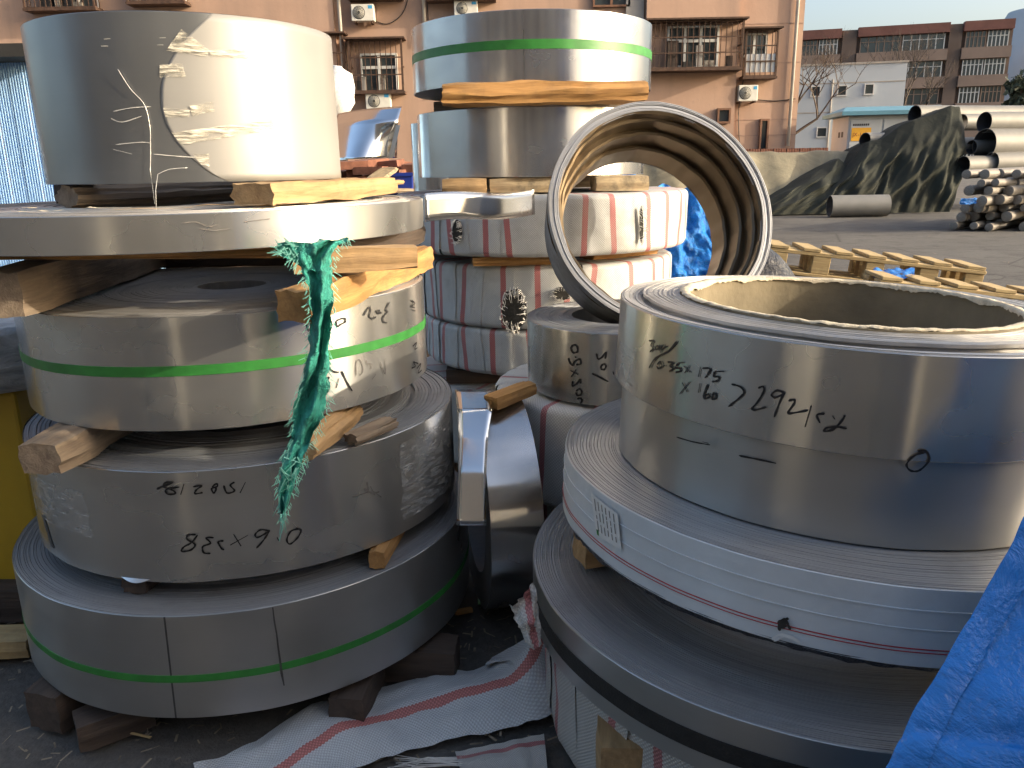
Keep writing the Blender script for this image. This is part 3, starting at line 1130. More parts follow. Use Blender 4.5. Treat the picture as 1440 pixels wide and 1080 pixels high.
def dark(u, v):
    # u along the heap from left to right, v from the hem up to the crest and over
    q = u * (len(CREST) - 1)
    i = min(len(CREST) - 2, int(q))
    t = q - i
    cpx = [CREST[i][k] * (1 - t) + CREST[i + 1][k] * t for k in (0, 1)]
    hpx = HEM[i][0] * (1 - t) + HEM[i + 1][0] * t
    cp = at(cpx[0], cpx[1], 20.4)
    hp_ = Vector((at(hpx, 290, 19.0).x, 19.0, 0.015))
    fold = math.sin(u * 30 + 9 * v + 5.0 * nz((u * 4, v * 2.5, 1))) * 0.7 + math.sin(u * 91 + 4 * nz((u * 9, v * 2, 3))) * 0.4
    if v < 0.75:
        w = v / 0.75
        p = hp_.lerp(cp, w)
        p.y += 0.13 * fold * (0.4 + 0.6 * abs(nz((u * 4, v, 11)))) * 1.6 * (1 - 0.6 * w) * math.sin(PI * min(1, w + 0.12)) - 0.25 * math.sin(PI * w)
        p.z += 0.06 * nz((u * 12, v * 6, 7)) * math.sin(PI * w)
        p.y -= 0.30 * (0.35 - abs(nz((u * 9 - v * 3.5, v * 1.6, 15)))) * math.sin(PI * min(1, w + 0.05)) + 0.10 * (0.3 - abs(nz((u * 26 - v * 6, v * 4, 19)))) * math.sin(PI * w)
    else:
        w = (v - 0.75) / 0.25
        p = cp + Vector((0.1 * w, 1.6 * w, -0.12 * w + 0.05 * nz((u * 10, w * 3, 4))))
    return p, (u, v)


sheet('dark_tarpaulin', 'dark olive tarpaulin pulled over the heap of pipes, left end standing in for shade', 220, 70, dark, M['dark_tarp'])
M['pipe_steel'] = m_plain('grey_pipe', (0.20, 0.195, 0.18), 0.6, 0.2, 0.12, 3, 0.1)
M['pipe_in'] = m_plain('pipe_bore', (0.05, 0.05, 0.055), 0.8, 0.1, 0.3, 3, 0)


def pipe(label, end, r, L, ang=0.0, wall=0.012, name='steel_pipe', group='steel pipes stacked under the dark tarp'):
    """tube lying along its local X from the given end centre"""
    t = thing(name, label, 'pipe', end, (0, 0, ang), group)
    prof = [(r - wall, L), (r, L), (r, 0), (r - wall, 0)]
    v, f = lathe(prof, 28)
    mesh('shell', [(z, y, x) for x, y, z in v], f, M['pipe_steel'], t, smooth=True, sharp=40)
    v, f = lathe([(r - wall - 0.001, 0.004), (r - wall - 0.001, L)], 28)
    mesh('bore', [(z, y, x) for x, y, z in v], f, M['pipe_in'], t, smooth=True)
    return t


for px, py, r, Y, L, lab in ((1286, 162, 0.24, 21.3, 7.0, 'topmost long grey pipe, its left end above the tarp peak'),
                             (1352, 172, 0.20, 21.0, 0.62, 'short pipe end tucked against the tarp edge near the heap top'),
                             (1384, 172, 0.24, 19.9, 6.0, 'second pipe from the top, dark open end beside the tarp'),
                             (1384, 203, 0.36, 19.7, 6.0, 'widest pipe of the heap with a big open end'),
                             (1394, 229, 0.25, 19.5, 6.0, 'lowest long pipe just above the round bars'),
                             (1354, 233, 0.22, 19.4, 3.0, 'pipe with a pale rim in the shade beside the tarp'),
                             (1346, 205, 0.20, 20.3, 3.0, 'shaded pipe deep behind the pale-rimmed one'),
                             (1366, 207, 0.17, 20.0, 3.0, 'shaded narrow pipe left of the widest pipe'),
                             (1302, 214, 0.0, 0, 0, '')):
    if not r:
        continue
    pipe(lab, at(px, py, Y), r, L, R_(RND.uniform(8, 16)))
pg = at(1168, 273, 18.2)
pipe('single grey pipe lying on the ground at the foot of the dark tarp', (pg.x, pg.y, 0.235), 0.235, 1.25, R_(-4), group=None)
p0 = at(1230, 196, 20.2)
pipe('dark pipe end poking out of the tarp left of its peak', (p0.x, 20.75, p0.z), 0.18, 0.8, R_(25), group=None)

M['bar'] = m_plain('round_bar', (0.21, 0.19, 0.165), 0.6, 0.2, 0.25, 5, 0.2)
M['bar_end'] = m_plain('round_bar_end', (0.23, 0.21, 0.185), 0.7, 0.1, 0.3, 12, 0.1)
v, f = lathe([(0.0, 0), (0.86, 0), (1.0, 0.06), (1.0, 40), (0, 40)], 14)
bm = None
rb = random.Random(3)
row = 0
bars = []
for row in range(7):
    n = 8 - row // 3
    for i in range(n):
        bars.append((0.1 + row * 0.145 + rb.uniform(-0.02, 0.02), i * 0.17 + (row % 2) * 0.085 + rb.uniform(-0.02, 0.02), rb.uniform(0.062, 0.088)))
base = at(1352, 318, 14.0)
# ends face the viewer's left, bodies run away to the right
for z, q, r in bars:
    t = thing('round_bar', 'weathered solid round bar in the low heap at the right picture edge', 'bar', group='round bars heaped beside the pipes')
    t.location = (base.x + q * 1.15 + z * 0.08 + rb.uniform(-0.04, 0.04), 14.0 + rb.uniform(-0.25, 0.35), z - 0.02)
    t.rotation_euler = (0, R_(rb.uniform(-1.5, 1.5)), R_(rb.uniform(36, 46)))
    t.scale = (r, r, r)
    if bm is None:
        bo = mesh('bar_body', [(zz, y, x_) for x_, y, zz in v], f, M['bar'], t, smooth=True, sharp=40)
        bm = bo.data
    else:
        bo = bpy.data.objects.new('bar_body', bm)
        COL.objects.link(bo)
        bo.parent = t
# near, short bars in front that end further left
bl = thing('blue_rag', 'small scrap of blue sheeting between the round bars', 'rag', at(1362, 283, 13.8))
sheet('cloth', None, 10, 8, lambda u, v_: (((u - 0.5) * 0.28, 0.05 * nz((u * 5, v_ * 5, 0)), (v_ - 0.5) * 0.1 + 0.03 * nz((u * 4, v_ * 3, 2))), (u, v_)), M['blue_tarp_far'], parent=bl)

# ================================================================== LEFT STACK
L5 = coil('steel_coil', 'wide bottom coil of the left stack with a thin green strap, on dark blocks', (-0.689, 1.984), 0.561, 0.106, 0.344, 0.25,
          M['steel_dull'], M['edges'], 51, nring=46, amp=0.0005)
strap(L5, 0.094, 0.017, M['green_strap'], 'green_strap', tx=0.006)
L4 = coil('steel_coil', 'coil marked 0.6x238 upside down in the left stack', (-0.673, 1.989), 0.515, 0.391, 0.633, 0.25,
          M['steel'], M['edges'], 41, nring=34, amp=0.0026, dish=0.006, wob=0.0008)
L3 = coil('steel_coil', 'coil with broad green strap in the middle of the left stack', (-0.69, 1.983), 0.47, 0.703, 0.933, 0.08,
          M['steel'], M['edges_light'], 31, nring=40, amp=0.0008, dish=0.004, wob=0.0006)
strap(L3, 0.118, 0.021, M['green_strap'], 'green_strap', tx=0.008, ty=-0.01)
L2 = coil('steel_coil', 'thin wide coil lying under the big top coil of the left stack', (-0.77, 1.97), 0.56, 1.062, 1.13, 0.25,
          M['steel'], M['edges_light'], 21, nring=34, amp=0.0016, wob=0.0006)
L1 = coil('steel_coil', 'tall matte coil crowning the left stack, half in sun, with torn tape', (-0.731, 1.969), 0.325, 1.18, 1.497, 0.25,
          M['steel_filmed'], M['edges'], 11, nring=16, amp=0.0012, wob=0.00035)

# lap ends of the strip
a0, _ = hit(L5, 238, 940)
patch(L5, a0 - 0.006, a0 + 0.001, 0.001, 0.237, M['seam'], 'seam', 0.0003, 2, 4, slant=0.012)
a1, _ = hit(L5, 392, 900)
patch(L5, a1 - 0.003, a1 + 0.003, 0.05, 0.236, M['seam'], 'seam', 0.0024, 2, 6, slant=-0.01, jag=0.0015)
a0, _ = hit(L4, 60, 690)
patch(L4, a0 - 0.02, a0 + 0.012, 0.02, 0.09, M['seam'], 'dark_slot', 0.0012, 3, 3, slant=-0.05)
# cling film on the 0.6x238 coil
M['cling'] = NT('cling_film').set(Base_Color=(0.8, 0.8, 0.78), Roughness=0.12, Alpha=0.22).m
kk = NT('cling_film_wrinkled')
kk.set(Base_Color=(0.72, 0.72, 0.70), Roughness=0.14, Alpha=kk.ramp(kk.noise(30, kk.vec((1, 1, 6)), detail=4), [(0.45, 0.05), (0.7, 0.5)]),
       Normal=kk.bump(kk.noise(45, kk.vec((1, 1, 2.5)), detail=4), 0.9, 0.006))
M['cling'] = kk.m
aL, _ = hit(L4, 48, 700)
aR, _ = hit(L4, 128, 740)
patch(L4, aL, aR, 0.085, 0.185, M['cling'], 'cling_film', 0.0022, 16, 6, jag=0.006, rise=0.001)
aL, _ = hit(L4, 560, 640)
aR, _ = hit(L4, 634, 640)
patch(L4, aL, aR, 0.03, 0.215, M['cling'], 'cling_film', 0.0022, 16, 6, jag=0.006, rise=0.001)
# bent lip at the lower edge
aL, _ = hit(L4, 172, 815)
aR, _ = hit(L4, 212, 817)
v, f, uv = grid(14, 3, lambda u, v_: (((L4.R + 0.0015 + 0.005 * v_ * math.sin(PI * u)) * math.cos(aL + (aR - aL) * u), (L4.R + 0.0015 + 0.005 * v_ * math.sin(PI * u)) * math.sin(aL + (aR - aL) * u), 0.006 - 0.008 * v_ * math.sin(PI * u)), (u, v_)))
mesh('bent_lip', v, f, M['steel_mirror'], L4.root, smooth=True)

# handwriting
writing(L4, [[(1130, 385), (1105, 435)], [(1030, 400), (1045, 435), (1080, 425), (1060, 400), (1080, 385)],
             [(1000, 390), (980, 405), (995, 415), (985, 435), (975, 415), (1000, 405), (1000, 390)],
             [(890, 405), (930, 400), (905, 420), (900, 437), (935, 432)], [(850, 390), (835, 440)],
             [(725, 415), (760, 400), (800, 385), (765, 385), (760, 405), (800, 420), (810, 435), (775, 437), (770, 415), (830, 405)],
             [(1380, 600), (1340, 610), (1320, 650), (1335, 670), (1370, 640), (1385, 605), (1360, 598)], [(1275, 640), (1283, 655)],
             [(1240, 610), (1200, 605), (1175, 625), (1185, 640), (1225, 620), (1240, 610), (1215, 650), (1180, 690)],
             [(1075, 625), (1110, 680)], [(1140, 630), (1060, 675)], [(1030, 655), (1005, 660), (1020, 690), (1032, 696)],
             [(985, 640), (950, 640), (970, 665), (935, 680), (940, 708), (970, 712)],
             [(905, 625), (870, 625), (865, 645), (900, 670), (880, 695), (840, 700), (850, 680), (885, 660), (912, 625)]],
        0, 560, 3.273, 0.0034)
writing(L4, [[(575, 450), (580, 480), (575, 500)], [(560, 480), (600, 500), (630, 495)], [(590, 470), (610, 510)], [(510, 520), (600, 490)], [(600, 490), (640, 520)]],
        340, 540, 3.273, 0.004, 'marker_faint', 'scuff_mark')
writing(L3, [[(595, 235), (630, 180), (650, 190), (640, 240), (665, 260), (690, 245)], [(645, 160), (650, 210)],
             [(690, 210), (715, 195), (720, 220), (700, 215), (735, 215)], [(790, 135), (765, 190), (778, 205), (745, 250), (750, 285), (775, 290)],
             [(440, 255), (410, 265), (390, 285), (400, 318), (425, 300)], [(425, 300), (455, 285), (458, 262), (440, 255)], [(335, 290), (343, 298)],
             [(175, 295), (178, 340), (212, 345), (222, 310)],
             [(255, 745), (300, 755), (335, 705), (310, 720), (330, 760), (340, 740), (325, 790)], [(410, 710), (390, 785)], [(430, 655), (470, 740), (510, 808)],
             [(330, 625), (370, 660), (410, 665)],
             [(960, 120), (985, 145), (960, 165), (985, 175)], [(960, 190), (990, 200)], [(1000, 640), (1030, 600), (1010, 670), (1035, 650)],
             [(960, 635), (990, 620), (975, 590), (1010, 600)], [(970, 470), (1000, 440), (985, 490), (1005, 480)]],
        400, 400, 5.4, 0.0032)
writing(L3, [[(540, 690), (540, 600), (560, 570), (590, 610), (590, 660), (565, 690)], [(615, 575), (625, 600), (660, 605), (650, 640)], [(690, 680), (660, 720)],
             [(725, 590), (760, 680), (765, 560)]], 400, 400, 5.4, 0.0024, 'marker_faint', 'faded_writing')
writing(L2, [[(840, 45), (900, 40), (960, 60), (1000, 50)], [(920, 70), (980, 78), (1060, 70)], [(1120, 40), (1180, 32), (1240, 25)]], 0, 300, 3.27, 0.0016, 'marker_faint', 'scratch')

# outer sheet of the top coil: its end is cut to a round tongue and taped down
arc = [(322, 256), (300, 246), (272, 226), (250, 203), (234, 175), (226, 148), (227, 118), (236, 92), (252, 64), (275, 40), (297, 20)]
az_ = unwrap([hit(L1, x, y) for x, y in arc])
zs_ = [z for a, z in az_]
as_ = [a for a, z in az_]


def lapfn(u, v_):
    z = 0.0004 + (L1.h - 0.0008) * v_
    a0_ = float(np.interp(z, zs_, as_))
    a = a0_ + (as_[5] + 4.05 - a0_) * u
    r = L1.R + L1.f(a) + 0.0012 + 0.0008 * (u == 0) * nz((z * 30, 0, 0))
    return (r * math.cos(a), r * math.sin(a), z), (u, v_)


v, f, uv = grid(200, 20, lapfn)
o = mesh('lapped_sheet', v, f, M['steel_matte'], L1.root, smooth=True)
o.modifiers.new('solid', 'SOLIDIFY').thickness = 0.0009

# torn tape and wire on the top coil (photograph positions, crop scale 3)
M['tape'] = NT('yellowed_tape').set(Base_Color=(0.66, 0.61, 0.42), Roughness=0.35).m
tk = NT('yellowed_tape_creased')
tn_ = tk.noise(22, tk.vec((1, 1, 7)), detail=4)
tk.set(Base_Color=tk.mix(tk.ramp(tn_, [(0.35, 0), (0.7, 1)]), (0.46, 0.43, 0.34), (0.74, 0.72, 0.63)), Roughness=0.3, Normal=tk.bump(tn_, 0.9, 0.01),
       Alpha=tk.ramp(tn_, [(0.38, 0.1), (0.62, 0.85)]))
M['tape'] = tk.m


def tape(c, quad, name='tape', n=12):
    q = unwrap([hit(c, x / 3, y / 3) for x, y in quad])

    def fn(u, v_):
        a = (1 - u) * ((1 - v_) * q[0][0] + v_ * q[3][0]) + u * ((1 - v_) * q[1][0] + v_ * q[2][0])
        z = (1 - u) * ((1 - v_) * q[0][1] + v_ * q[3][1]) + u * ((1 - v_) * q[1][1] + v_ * q[2][1])
        r = c.R + 0.0032 + 0.0024 * abs(nz((a * 40, z * 120, 3)))
        z += 0.002 * nz((a * 60, 1, z * 40)) * (v_ in (0, 1))
        return (r * math.cos(a), r * math.sin(a), z), (u, v_)
    v, f, uv = grid(n, 6, fn)
    return mesh(name, v, f, M['tape'], c.root, smooth=True)


tape(L1, [(700, 215), (765, 125), (885, 215), (870, 240)])
tape(L1, [(675, 275), (770, 268), (785, 325), (675, 328)])
tape(L1, [(690, 455), (800, 462), (800, 492), (700, 497)])
tape(L1, [(725, 560), (1150, 505), (1160, 545), (765, 612)])
tape(L1, [(810, 650), (880, 650), (885, 705), (850, 695)])
tape(L1, [(880, 215), (1040, 205), (1050, 245), (890, 240)])
tape(L1, [(800, 445), (900, 430), (905, 470), (810, 490)])
writing(L1, [[(440, 165), (700, 160)], [(430, 195), (690, 190)], [(480, 470), (560, 455), (640, 450)], [(490, 610), (600, 600), (640, 605)], [(470, 500), (520, 515), (600, 490)],
             [(650, 650), (760, 660), (860, 665)], [(480, 630), (560, 650)]], 0, 0, 3, 0.0014, 'wire', 'scratch')
wr = thing('loose_wire', 'thin pale wire hanging down the front of the tall top coil', 'wire')
mwi = L1.mw


def on_l1(x, y, off=0.006):
    a, z = hit(L1, x, y)
    r = L1.R + off
    return mwi @ Vector((r * math.cos(a), r * math.sin(a), z))


pts = [(168, 98), (185, 125), (203, 145), (210, 165), (213, 190), (213, 240)]
pw = [on_l1(x, y) for x, y in smooth_line(pts, 4)]
pw.append(pw[-1] + Vector((0, 0.0, -0.065)))
B().tube(pw, 0.0007, 5).obj('strand', M['wire'], wr, smooth=True)
pts = [(264, 236), (240, 238), (224, 245)]
pw = [on_l1(x, y, 0.01) for x, y in smooth_line(pts, 4)]
pw += [pw[-1] + Vector((-0.006, -0.005, -0.03)), pw[-1] + Vector((-0.008, -0.01, -0.07))]
B().tube(pw, 0.0006, 5).obj('strand', M['wire'], wr, smooth=True)


# ---- timbers of the left stack: (end, end, width, height, material)
def TB(lab, p0, p1, w, h, mat, seed, **kw):
    return timber('timber_block', lab, p0, p1, w, h, M[mat], seed, **kw)


TB('half-round split log under the left side of the tall top coil', (-0.93, 1.73, 1.153), (-0.60, 2.25, 1.153), 0.095, 0.05, 'wood_grey', 1, roundness=0.03, rough=0.006)
TB('short bright sawn block under the right side of the tall top coil', (-0.50, 1.60, 1.156), (-0.34, 2.20, 1.156), 0.10, 0.047, 'wood', 2, rough=0.006)
TB('dark square block end behind the log on the thin wide coil', (-1.08, 2.0, 1.155), (-0.95, 2.35, 1.155), 0.07, 0.05, 'wood_dark', 3)
TB('long dark batten spanning below the thin wide coil', (-1.20, 1.66, 1.047), (-0.34, 1.58, 1.047), 0.05, 0.024, 'wood_orange', 4)
pe, pf0 = atz(42, 450, 0.936), atz(192, 393, 0.936)
dd = (pf0 - pe).normalized()
nn = Vector((-dd.y, dd.x, 0))
TB('heavy square beam sticking out at the far left under the thin wide coil', pe + nn * 0.048 + Vector((0, 0, 0.048)), pe + nn * 0.048 + dd * 1.0 + Vector((0, 0, 0.048)), 0.09, 0.092, 'wood_grey', 5, rough=0.003)  # greyer timber darkens the beam in place of shade
TB('short sawn baulk whose end the green netting hangs over', (-0.385, 1.405, 0.967), (-0.24, 2.2, 0.967), 0.072, 0.062, 'wood_orange', 6, rough=0.007)
TB('flat sawn board crossing under the right rim of the thin wide coil', (-0.42, 1.56, 1.030), (-0.19, 1.62, 1.030), 0.06, 0.046, 'wood', 7, rough=0.004)
TB('added dark board blocking light at the back between the thin wide coil and the green-strapped one', (-1.15, 2.34, 0.99), (-0.28, 2.34, 0.99), 0.04, 0.112, 'wood_dark', 17)  # added to keep light from behind out of the gap
TB('dark piece added to block sun on top of the sawn baulk under the thin wide coil', (-0.375, 1.66, 1.028), (-0.27, 2.3, 1.028), 0.07, 0.06, 'wood_dark', 18)  # added as a wall against sun entering from the right
TB('weathered square block under the left edge of the green-strapped coil', (-0.915, 1.455, 0.670), (-0.85, 2.2, 0.670), 0.088, 0.064, 'wood_grey', 8, rough=0.006)
TB('sawn log end under the green-strapped coil behind the netting tail', (-0.412, 1.485, 0.670), (-0.365, 1.74, 0.670), 0.058, 0.062, 'wood', 9, roundness=0.03, rough=0.004)
TB('rough plank wedged between the green-strapped coil and the coil below, right side', (-0.345, 1.60, 0.652), (-0.27, 1.70, 0.656), 0.045, 0.022, 'wood_grey', 10, rough=0.006)
TB('small dark block under the left of the coil marked 0.6x238', (-0.80, 1.51, 0.368), (-0.74, 2.1, 0.368), 0.06, 0.046, 'wood_dark', 11)
TB('small orange block under the right of the coil marked 0.6x238', (-0.305, 1.60, 0.368), (-0.25, 2.1, 0.368), 0.04, 0.045, 'wood_orange', 12)
TB('dark block under the bottom left coil, leftmost at its rim', (-1.05, 1.52, 0.052), (-0.78, 2.35, 0.052), 0.10, 0.1, 'wood_dark', 13)
TB('black block lying in front of the leftmost one under the bottom coil', (-0.955, 1.475, 0.038), (-0.83, 1.56, 0.038), 0.085, 0.066, 'wood_dark', 14)
TB('black block with square end under the front of the bottom left coil', (-0.375, 1.50, 0.048), (-0.30, 2.3, 0.048), 0.085, 0.088, 'wood_dark', 15)
TB('long black block running right from under the bottom left coil', (-0.36, 1.72, 0.048), (-0.145, 1.70, 0.048), 0.09, 0.09, 'wood_dark', 16)

# scraps of bark and packing on the thin wide coil
sc = thing('packing_scraps', 'thin scraps of wood fibre and plastic on the thin wide coil', 'scraps', (-0.77, 1.97, 1.134))
rr = random.Random(5)
for i in range(9):
    a = R_(rr.uniform(225, 320))
    r = rr.uniform(0.36, 0.53)
    L = rr.uniform(0.05, 0.16)
    b = B()
    c0 = Vector((r * math.cos(a), r * math.sin(a), 0.003))
    d = Vector((-math.sin(a) + rr.uniform(-0.5, 0.5), math.cos(a), 0)).normalized()
    n_ = Vector((-d.y, d.x, 0))
    w = rr.uniform(0.003, 0.012)
    vs = []
    for q in range(8):
        t = q / 7 - 0.5
        zz = 0.006 * abs(nz((i, q * 0.6, 0)))
        vs += [c0 + d * (t * L) + n_ * (w * (0.5 + rr.random() * 0.5)) + Vector((0, 0, zz)), c0 + d * (t * L) - n_ * (w * (0.5 + rr.random() * 0.5)) + Vector((0, 0, zz * 0.6))]
    b.add(vs, [(2 * q, 2 * q + 1, 2 * q + 3, 2 * q + 2) for q in range(7)])
    b.obj('scrap', rr.choice([M['wood_grey'], M['wood'], M['torn_paper'], M['black_plastic']]), sc)
b = B()
for i in range(5):
    pts = [(-0.30 - 0.10 * i + rr.uniform(-0.03, 0.03), -0.35 + rr.uniform(-0.1, 0.1), 0.006)]
    for q in range(5):
        pts.append((pts[-1][0] + rr.uniform(-0.04, 0.06), pts[-1][1] + rr.uniform(-0.03, 0.03), 0.004 + rr.uniform(0, 0.018)))
    b.tube(smooth_line(pts, 3), 0.0013, 4)
b.obj('plastic_strands', M['black_plastic'], sc)

# ---- green netting rag
rag = thing('netting_rag', 'frayed green netting rag hanging from the sawn baulk down the left stack', 'rag')
path = [(470, 338, 1.46, 50), (440, 358, 1.44, 66), (448, 392, 1.425, 46), (452, 430, 1.42, 38), (450, 470, 1.43, 36), (446, 515, 1.44, 38), (440, 555, 1.45, 52),
        (432, 590, 1.445, 50), (424, 618, 1.43, 34), (412, 650, 1.40, 34), (402, 690, 1.395, 26), (398, 728, 1.38, 5)]
ps = smooth_line([(x, y, d, w) for x, y, d, w in path], 5)


def hpos(px, py, dist):
    d = ray(px, py)
    return Vector(CPOS + d * dist / math.hypot(d[0], d[1]))


NC = 12
vs = []
for i, (x, y, d, w) in enumerate(ps):
    ed = 1 + 0.22 * nz((i * 0.8, 0, 1))
    for j in range(NC + 1):
        t = j / NC * 2 - 1
        off = 0.022 * nz((t * 2.2, i * 0.22, 4)) + 0.012 * math.sin(t * 5 + i * 0.3) + 0.01 * abs(t)
        jj = 0.0 if abs(t) < 0.99 else 4 * nz((i * 2.3, t, 8))
        vs.append(hpos(x + t * w * 0.41 * ed + jj + 3 * nz((i * 0.5, t * 2, 2)), y + 5 * nz((t * 2, i * 0.3, 6)) - abs(t) * 3, d + off))
W = NC + 1
fs = [(i * W + j, (i + 1) * W + j, (i + 1) * W + j + 1, i * W + j + 1) for i in range(len(ps) - 1) for j in range(NC)]
mesh('cloth', vs, fs, M['net_green'], rag, smooth=True)
ear = [(390, 350, 1.45, 16), (405, 352, 1.445, 24), (425, 358, 1.44, 34), (445, 362, 1.435, 40)]
es = smooth_line(ear, 4)
vs = []
for i, (x, y, d, w) in enumerate(es):
    for j in range(7):
        t = j / 6 * 2 - 1
        vs.append(hpos(x + 3 * nz((i, t * 2, 1)), y + t * w / 2, d - 0.004 + 0.014 * nz((t * 3, i * 0.4, 9))))
fs = [(i * 7 + j, (i + 1) * 7 + j, (i + 1) * 7 + j + 1, i * 7 + j + 1) for i in range(len(es) - 1) for j in range(6)]
mesh('cloth_end', vs, fs, M['net_green'], rag, smooth=True)
b = B()
rr = random.Random(8)
for i, (x, y, d, w) in enumerate(ps):
    for s_ in (-1, 1):
        for q in range(3):
            x0, y0 = x + s_ * w / 2 * rr.uniform(0.7, 1.0), y + rr.uniform(-6, 6)
            l = rr.choice((4, 5, 6, 8, 14)) * rr.uniform(0.7, 1.1)
            an = rr.uniform(0.2, 1.4)
            p = [(x0, y0), (x0 + s_ * l * 0.5 * math.cos(an), y0 + l * 0.5 * math.sin(an) + 1), (x0 + s_ * l * math.cos(an), y0 + l * math.sin(an) + 2)]
            b.tube([hpos(a, c_, d - 0.002) for a, c_ in p], 0.0008, 3, 0.0004)
for q in range(26):
    x, y, d, w = rr.choice(ps[-14:])
    l = rr.uniform(15, 40)
    b.tube([hpos(x + rr.uniform(-w, w) / 2, y, d - 0.008), hpos(x + rr.uniform(-w, w) / 2, y + l * 0.5, d - 0.008), hpos(x + rr.uniform(-w, w) / 2 - 3, y + l, d - 0.004)], 0.0012, 3, 0.0005)
for q in range(40):
    x, y, d, w = rr.choice(es[:8])
    an = rr.uniform(PI * 0.6, PI * 1.4)
    l = rr.uniform(6, 16)
    y += rr.uniform(-w, w) / 2
    b.tube([hpos(x, y, d - 0.008), hpos(x + l * math.cos(an), y - l * math.sin(an), d - 0.006)], 0.0011, 3, 0.0005)
tag(b.obj('fringe', M['net_thread'], rag), kind='stuff')

# ================================================================== MIDDLE STACK
MD = 3.25
M1 = coil('steel_coil', 'bright coil with green strap on top of the middle stack', (0.095, MD), 0.449, 1.467, 1.690, 0.25, M['steel_bright'], M['edges_dark'], 61, nring=24, wob=0.00045)
strap(M1, 0.118, 0.030, M['green_strap'], 'green_strap')
a0, _ = hit(M1, 737, 60)
patch(M1, a0 - 0.007, a0 + 0.0, 0.001, 0.222, M['seam'], 'seam', 0.0004, 2, 4, jag=0.001)
M2 = coil('steel_coil', 'plain bright coil second from the top of the middle stack', (0.09, MD), 0.436, 1.166, 1.393, 0.25, M['steel_bright'], M['edges_dark'], 62, nring=24, wob=0.0006)


def woven_coil(name, label, ctr, R, z0, z1, nb, mat, seed, a_off=0.0, rot=0.0, inner=0.5):
    rr = random.Random(seed)
    h = z1 - z0
    c = Coil()
    c.root = thing(name, label, 'wrapped coil', (ctr[0], ctr[1], z0), (0, 0, rot))
    c.R, c.h, c.f = R, h, (lambda a: 0.0)
    c.mw = Matrix.Translation(Vector((ctr[0], ctr[1], z0))) @ Matrix.Rotation(rot, 4, 'Z')
    rc = 0.02
    prof = [(R * inner, h - 0.004), (R * 0.75, h)]
    for q in range(5):
        a = PI / 2 * q / 4
        prof.append((R - rc + rc * math.sin(a), h - rc + rc * math.cos(a)))
    for q in range(1, 6):
        prof.append((R, h - rc - (h - 2 * rc) * q / 6))
    for q in range(5):
        a = PI / 2 * q / 4
        prof.append((R - rc + rc * math.cos(a), rc - rc * math.sin(a)))
    prof.append((R * 0.8, 0.0))
    ln = [0.0]
    for p, q in zip(prof, prof[1:]):
        ln.append(ln[-1] + math.hypot(p[0] - q[0], p[1] - q[1]))
    da = 2 * PI / nb
    for k_ in range(nb):
        sl = rr.uniform(-0.05, 0.05)
        lift = rr.uniform(0.002, 0.006)
        w = da * R * 1.08
        vs, uv = [], []
        nu = 9
        us = rr.uniform(-0.25, 0.25) * w
        for i in range(nu + 1):
            u = i / nu
            for j, (r, z) in enumerate(prof):
                t = (z / h - 0.5)
                a = a_off + k_ * da + (u * 1.08) * da + sl * t * (1 if r > R * 0.9 else 0.3)
                d = 0.0012 + lift * u + 0.004 * nz((a * 9, z * 14, seed)) + (0.003 * nz((a * 40, z * 6, seed + 5)))
                q = r + d
                vs.append((q * math.cos(a), q * math.sin(a), z + (0.003 * nz((a * 11, r * 20, seed + 2)) + 0.001 * u if z > h * 0.8 else 0)))
                uv.append(((u - 0.5) * w + us, ln[j]))
        K = len(prof)
        fs = [(i * K + j, (i + 1) * K + j, (i + 1) * K + j + 1, i * K + j + 1) for i in range(nu) for j in range(K - 1)]
        mesh('wrap_band', vs, fs, mat, c.root, smooth=True, uvs=uv)
    v, f = lathe([(R * inner, 0.002), (R * inner, h - 0.006), (R * inner + 0.02, h - 0.005)], 60)
    mesh('bore', v, f, M['edges_dark'], c.root, smooth=True, sharp=40)
    return c


W1 = woven_coil('wrapped_coil', 'widest coil wrapped in white striped sacking, upper one of the middle stack', (0.125, MD), 0.565, 0.905, 1.108, 30, M['woven'], 71, 0.02)
W2 = woven_coil('wrapped_coil', 'white striped sacking coil with a frayed hole, below the widest one', (0.142, MD), 0.497, 0.645, 0.868, 26, M['woven'], 72, 0.08)
W3 = woven_coil('wrapped_coil', 'lowest striped sacking coil showing in the middle stack, directly under the torn one', (0.15, MD), 0.495, 0.47, 0.640, 26, M['woven'], 73, 0.05)
W4 = woven_coil('wrapped_coil', 'shaded sacking coil at the foot of the middle stack', (0.10, MD + 0.02), 0.50, 0.10, 0.40, 22, M['woven_dirty'], 74, 0.05)


